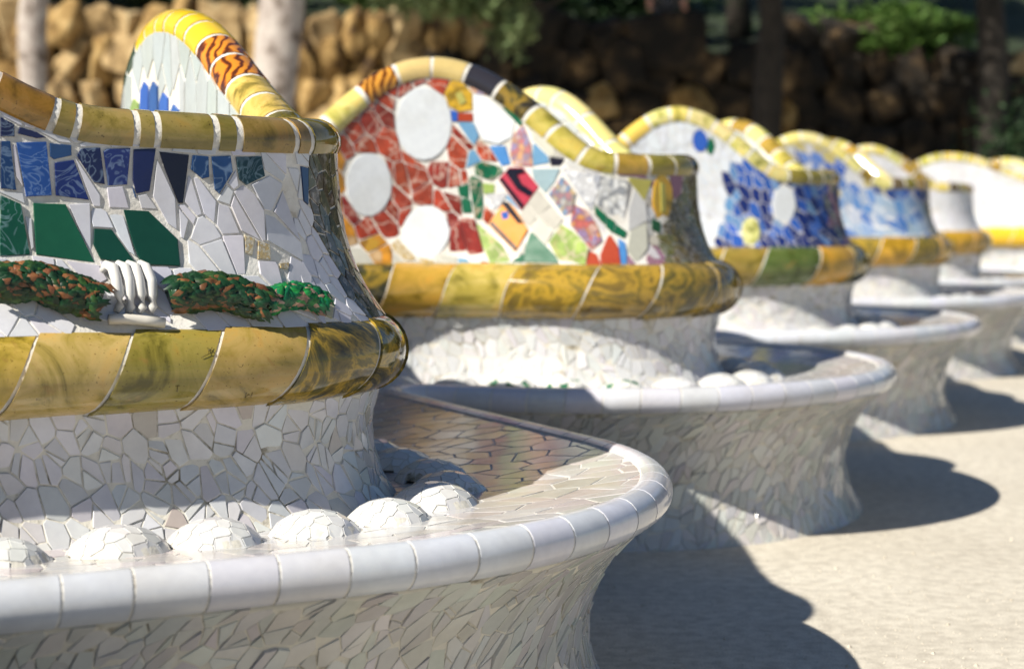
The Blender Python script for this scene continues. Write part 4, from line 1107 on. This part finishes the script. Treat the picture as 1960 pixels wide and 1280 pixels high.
def tree(label, x, y, r, h, lean, crowns, bark, lm, group=None, n=2600, size=.09, name='tree', z0=0.):
    t = thing(name, label, 'tree', (x, y, z0), 0, group); tr = MB()
    pts = [(0, 0, -.1)]+[(lean[0]*f_+.09*math.sin(f_*9+x), lean[1]*f_, h*f_) for f_ in (.1, .2, .35, .5, .7, .85, 1.)]
    tube(tr, pts, [r*1.5, r*1.12, r*1.02, r*1.06, r*.88, r*.7, r*.55, r*.3], 12, 'm')
    for c in crowns:
        s_ = pts[5]; tube(tr, [s_, ((s_[0]+c[0]-x)/2, (s_[1]+c[1]-y)/2, (s_[2]+c[2]-z0)/2+.2), (c[0]-x, c[1]-y, c[2]-z0)], [r*.5, r*.35, r*.12], 7, 'm')
    tr.build('trunk', t, {'m': bark})
    mb = MB()
    for c in crowns: leaves(mb, c[0]-x, c[1]-y, c[2]-z0, c[3], c[4], c[5], int(n*c[3]*c[4]*.5), size, 20)
    mb.build('crown', t, {'m': lm}); return t
random.seed(8)
tree('pale grey tree trunk at the far left before the ochre wall', -4.55, 16.8, .13, 7.5, (.25, .3), [(-5.6, 15.8, 7.6, 1.3, 1.3, .8)], BARK, LEAFG)
tree('thick pale tree trunk rising behind the nearest yellow crest', -2.22, 16.2, .20, 7.8, (.1, .5), [(-3.2, 15.2, 7.8, 1.2, 1.2, .8)], BARK, LEAFG)
tree('tree with a grey-green branch drooping before the shaded wall', 2.95, 19.6, .16, 5.8, (-.4, -.4),
     [(-.30, 17.2, 2.98, .62, .5, .36), (-.85, 17.1, 3.12, .75, .5, .42), (.25, 17.1, 3.25, .5, .5, .3), (.02, 17.3, 2.66, .26, .35, .36), (-.9, 18.0, 6.6, 2.3, 1.5, .9), (.6, 17.4, 6.0, 1.9, 1.6, .8), (-1.1, 17., 3.6, .9, .6, .35)], BARKD, LEAFB, n=9500, size=.05)
tree('dark-trunked tree at the right end of the wall', 5.15, 19.4, .16, 6.5, (.1, 0), [(3.2, 17.8, 6.2, 2.2, 1.7, 1.0), (5.8, 18.4, 5.2, 1.9, 1.7, 1.2)], BARKD, LEAFD, n=5200)
tree('slim dark tree standing on the bank above the wall', 3.0, 23.4, .13, 6.5, (0, .2), [(2.4, 22.6, 7.3, 2.6, 2., 1.2), (4.4, 22.8, 6.3, 2.2, 1.6, 1.2), (-1.5, 23, 7.2, 2.4, 1.6, 1.2)], BARKD, LEAFD, z0=bank(3., 23.4))
tree('broad tree whose crown shades the middle of the wall', -9.2, 15.2, .25, 6.5, (1.5, 1.2), [(-3.3, 17.2, 7.2, 2.0, 1.6, .9), (-4.8, 16.2, 9.2, 2.4, 1.8, 1.0)], BARKD, LEAFD, n=5200)
def bush(label, x, y, z, rx, ry, rz, n, lm, size=.06, group=None):
    t = thing('bush', label, 'bush', (x, y, z), 0, group); mb = MB(); leaves(mb, 0, 0, rz*.6, rx, ry, rz, n, size, 22); mb.build('foliage', t, {'m': lm})
    st = MB()
    for i in range(5): a = i*1.3; tube(st, [(0, 0, -.1), (math.cos(a)*rx*.3, math.sin(a)*ry*.3, rz*.5), (math.cos(a)*rx*.6, math.sin(a)*ry*.6, rz)], [.03, .02, .01], 5, 'm')
    st.build('stems', t, {'m': BARKD}); return t
bush('tall dark green bush filling the right edge', 5.75, 19.0, 0, .95, .7, 1.5, 9000, LEAFD)
bush('dark bush at the foot of the wall beside the last crest', 5.2, 19.6, 0, .8, .5, .9, 2600, LEAFD)
bush('sunlit green shrub on the bank above the wall at right', 4.6, 21.9, bank(4.6, 21.9)+.12, 1.05, .4, .36, 7000, LEAFL)
bush('low green shrub on top of the wall at left', -5.6, 22., bank(-5.6, 22.), 1.6, .5, .5, 5000, LEAFG)
bush('green shrub on the bank right of the thick pale trunk', -1.4, 22.2, bank(-1.4, 22.2), 1.2, .5, .5, 4600, LEAF)
bush('olive shrub on the bank between the two pale trunks', -3.6, 22.3, bank(-3.6, 22.3), 1.3, .5, .5, 4600, LEAFG)
bush('dark leafy shrub on the bank behind the seated person', 1.2, 23.0, bank(1.2, 23.), 1.6, .5, .5, 4200, LEAFD)
bush('dark shrub on the bank above the wall in the middle', -.2, 22.4, bank(-.2, 22.4), .9, .5, .35, 2200, LEAFD)

# ---------------------------------------------------------------- person seated on the bank
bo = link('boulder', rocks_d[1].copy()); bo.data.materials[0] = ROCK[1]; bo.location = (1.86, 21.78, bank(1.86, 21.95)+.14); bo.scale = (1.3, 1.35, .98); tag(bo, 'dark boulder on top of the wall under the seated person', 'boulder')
def skinned(name, nodes, edges, m, parent, sub=1):
    me = bpy.data.meshes.new(name); me.from_pydata([n[:3] for n in nodes], edges, []); o = link(name, me)
    md = o.modifiers.new('skin', 'SKIN'); md.use_smooth_shade = True
    for v, n in zip(me.skin_vertices[0].data, nodes): v.radius = (n[3], n[3] if len(n) < 5 else n[4])
    me.skin_vertices[0].data[0].use_root = True
    s2 = o.modifiers.new('sub', 'SUBSURF'); s2.levels = s2.render_levels = sub
    dg = bpy.context.evaluated_depsgraph_get(); ev = bpy.data.meshes.new_from_object(o.evaluated_get(dg)); o.modifiers.clear(); o.data = ev
    ev.materials.clear(); ev.materials.append(m)
    for q in ev.polygons: q.use_smooth = True
    o.parent = parent; return o
SKIN = simple('skin', [(.3, (.52, .24, .16)), (.7, (.60, .30, .20))], 9, .5); SHIRT = simple('mauve_cloth', [(.3, (.20, .08, .12)), (.7, (.28, .12, .17))], 14, .9)
TROUS = simple('grey_cloth', [(.3, (.09, .09, .10)), (.7, (.13, .13, .14))], 14, .9); HAIR = simple('dark_hair', [(.3, (.02, .012, .008)), (.7, (.05, .03, .02))], 30, .6)
per = thing('person', 'person in mauve top and grey trousers sitting on a boulder above the dark wall', 'person', (1.86, 21.72, bank(1.86, 21.95)+.52))
N = [(0, .10, .16, .13), (0, .12, .36, .13), (0, .10, .55, .15), (0, .07, .68, .06), (0, .05, .76, .055), (0, .03, .86, .085, .10), (0, .03, .95, .07)]
E = [(0, 1), (1, 2), (2, 3), (3, 4), (4, 5), (5, 6)]
def addn(n, par): N.append(n); E.append((par, len(N)-1)); return len(N)-1
for sx in (-1, 1):
    a = addn((sx*.18, .09, .60, .055), 2); a = addn((sx*.27, -.02, .44, .043), a); a = addn((sx*.235, -.24, .46, .030), a); w_ = addn((sx*.225, -.31, .47, .036, .022), a)
    for k, (dx, L_) in enumerate(((-.03, .07), (-.01, .08), (.01, .075), (.03, .06))):
        f1 = addn((sx*.225+dx, -.36, .465, .0095), w_); addn((sx*.225+dx*1.15, -.36-L_*.55, .44-L_*.2, .008), f1)
    addn((sx*.225-sx*.05, -.33, .45, .010), w_)
    h_ = addn((sx*.10, .08, .12, .085), 0); kn = addn((sx*.22, -.28, .37, .055), h_); an = addn((sx*.2, -.25, .02, .038), kn); addn((sx*.21, -.40, -.02, .032), an)
skinned('body', N, E, SKIN, per)
skinned('trousers', [(0, .11, .17, .145), (-.10, .08, .13, .10), (-.22, -.27, .37, .073), (-.2, -.25, .08, .055), (.10, .08, .13, .10), (.22, -.27, .37, .073), (.2, -.25, .08, .055)], [(0, 1), (1, 2), (2, 3), (0, 4), (4, 5), (5, 6)], TROUS, per)
skinned('shirt', [(0, .12, .36, .145), (0, .10, .55, .165), (0, .08, .64, .08), (-.18, .09, .60, .068), (-.25, .01, .47, .058), (.18, .09, .60, .068), (.25, .01, .47, .058), (0, .11, .2, .145)], [(0, 1), (1, 2), (1, 3), (3, 4), (1, 5), (5, 6), (0, 7)], SHIRT, per)
hm = bmesh.new(); bmesh.ops.create_icosphere(hm, subdivisions=3, radius=.115)
for v in hm.verts: v.co.z = v.co.z*1.12; v.co *= 1+.06*noise.noise(v.co*30)
bmesh.ops.delete(hm, geom=[v for v in hm.verts if v.co.y < -.05 and v.co.z < .045 or v.co.z < -.09], context='VERTS')
me = bpy.data.meshes.new('hair'); hm.to_mesh(me); hm.free(); me.materials.append(HAIR); o = link('hair', me, per); o.location = (0, .045, .90)
sd = o.modifiers.new('t', 'SOLIDIFY'); sd.thickness = .012
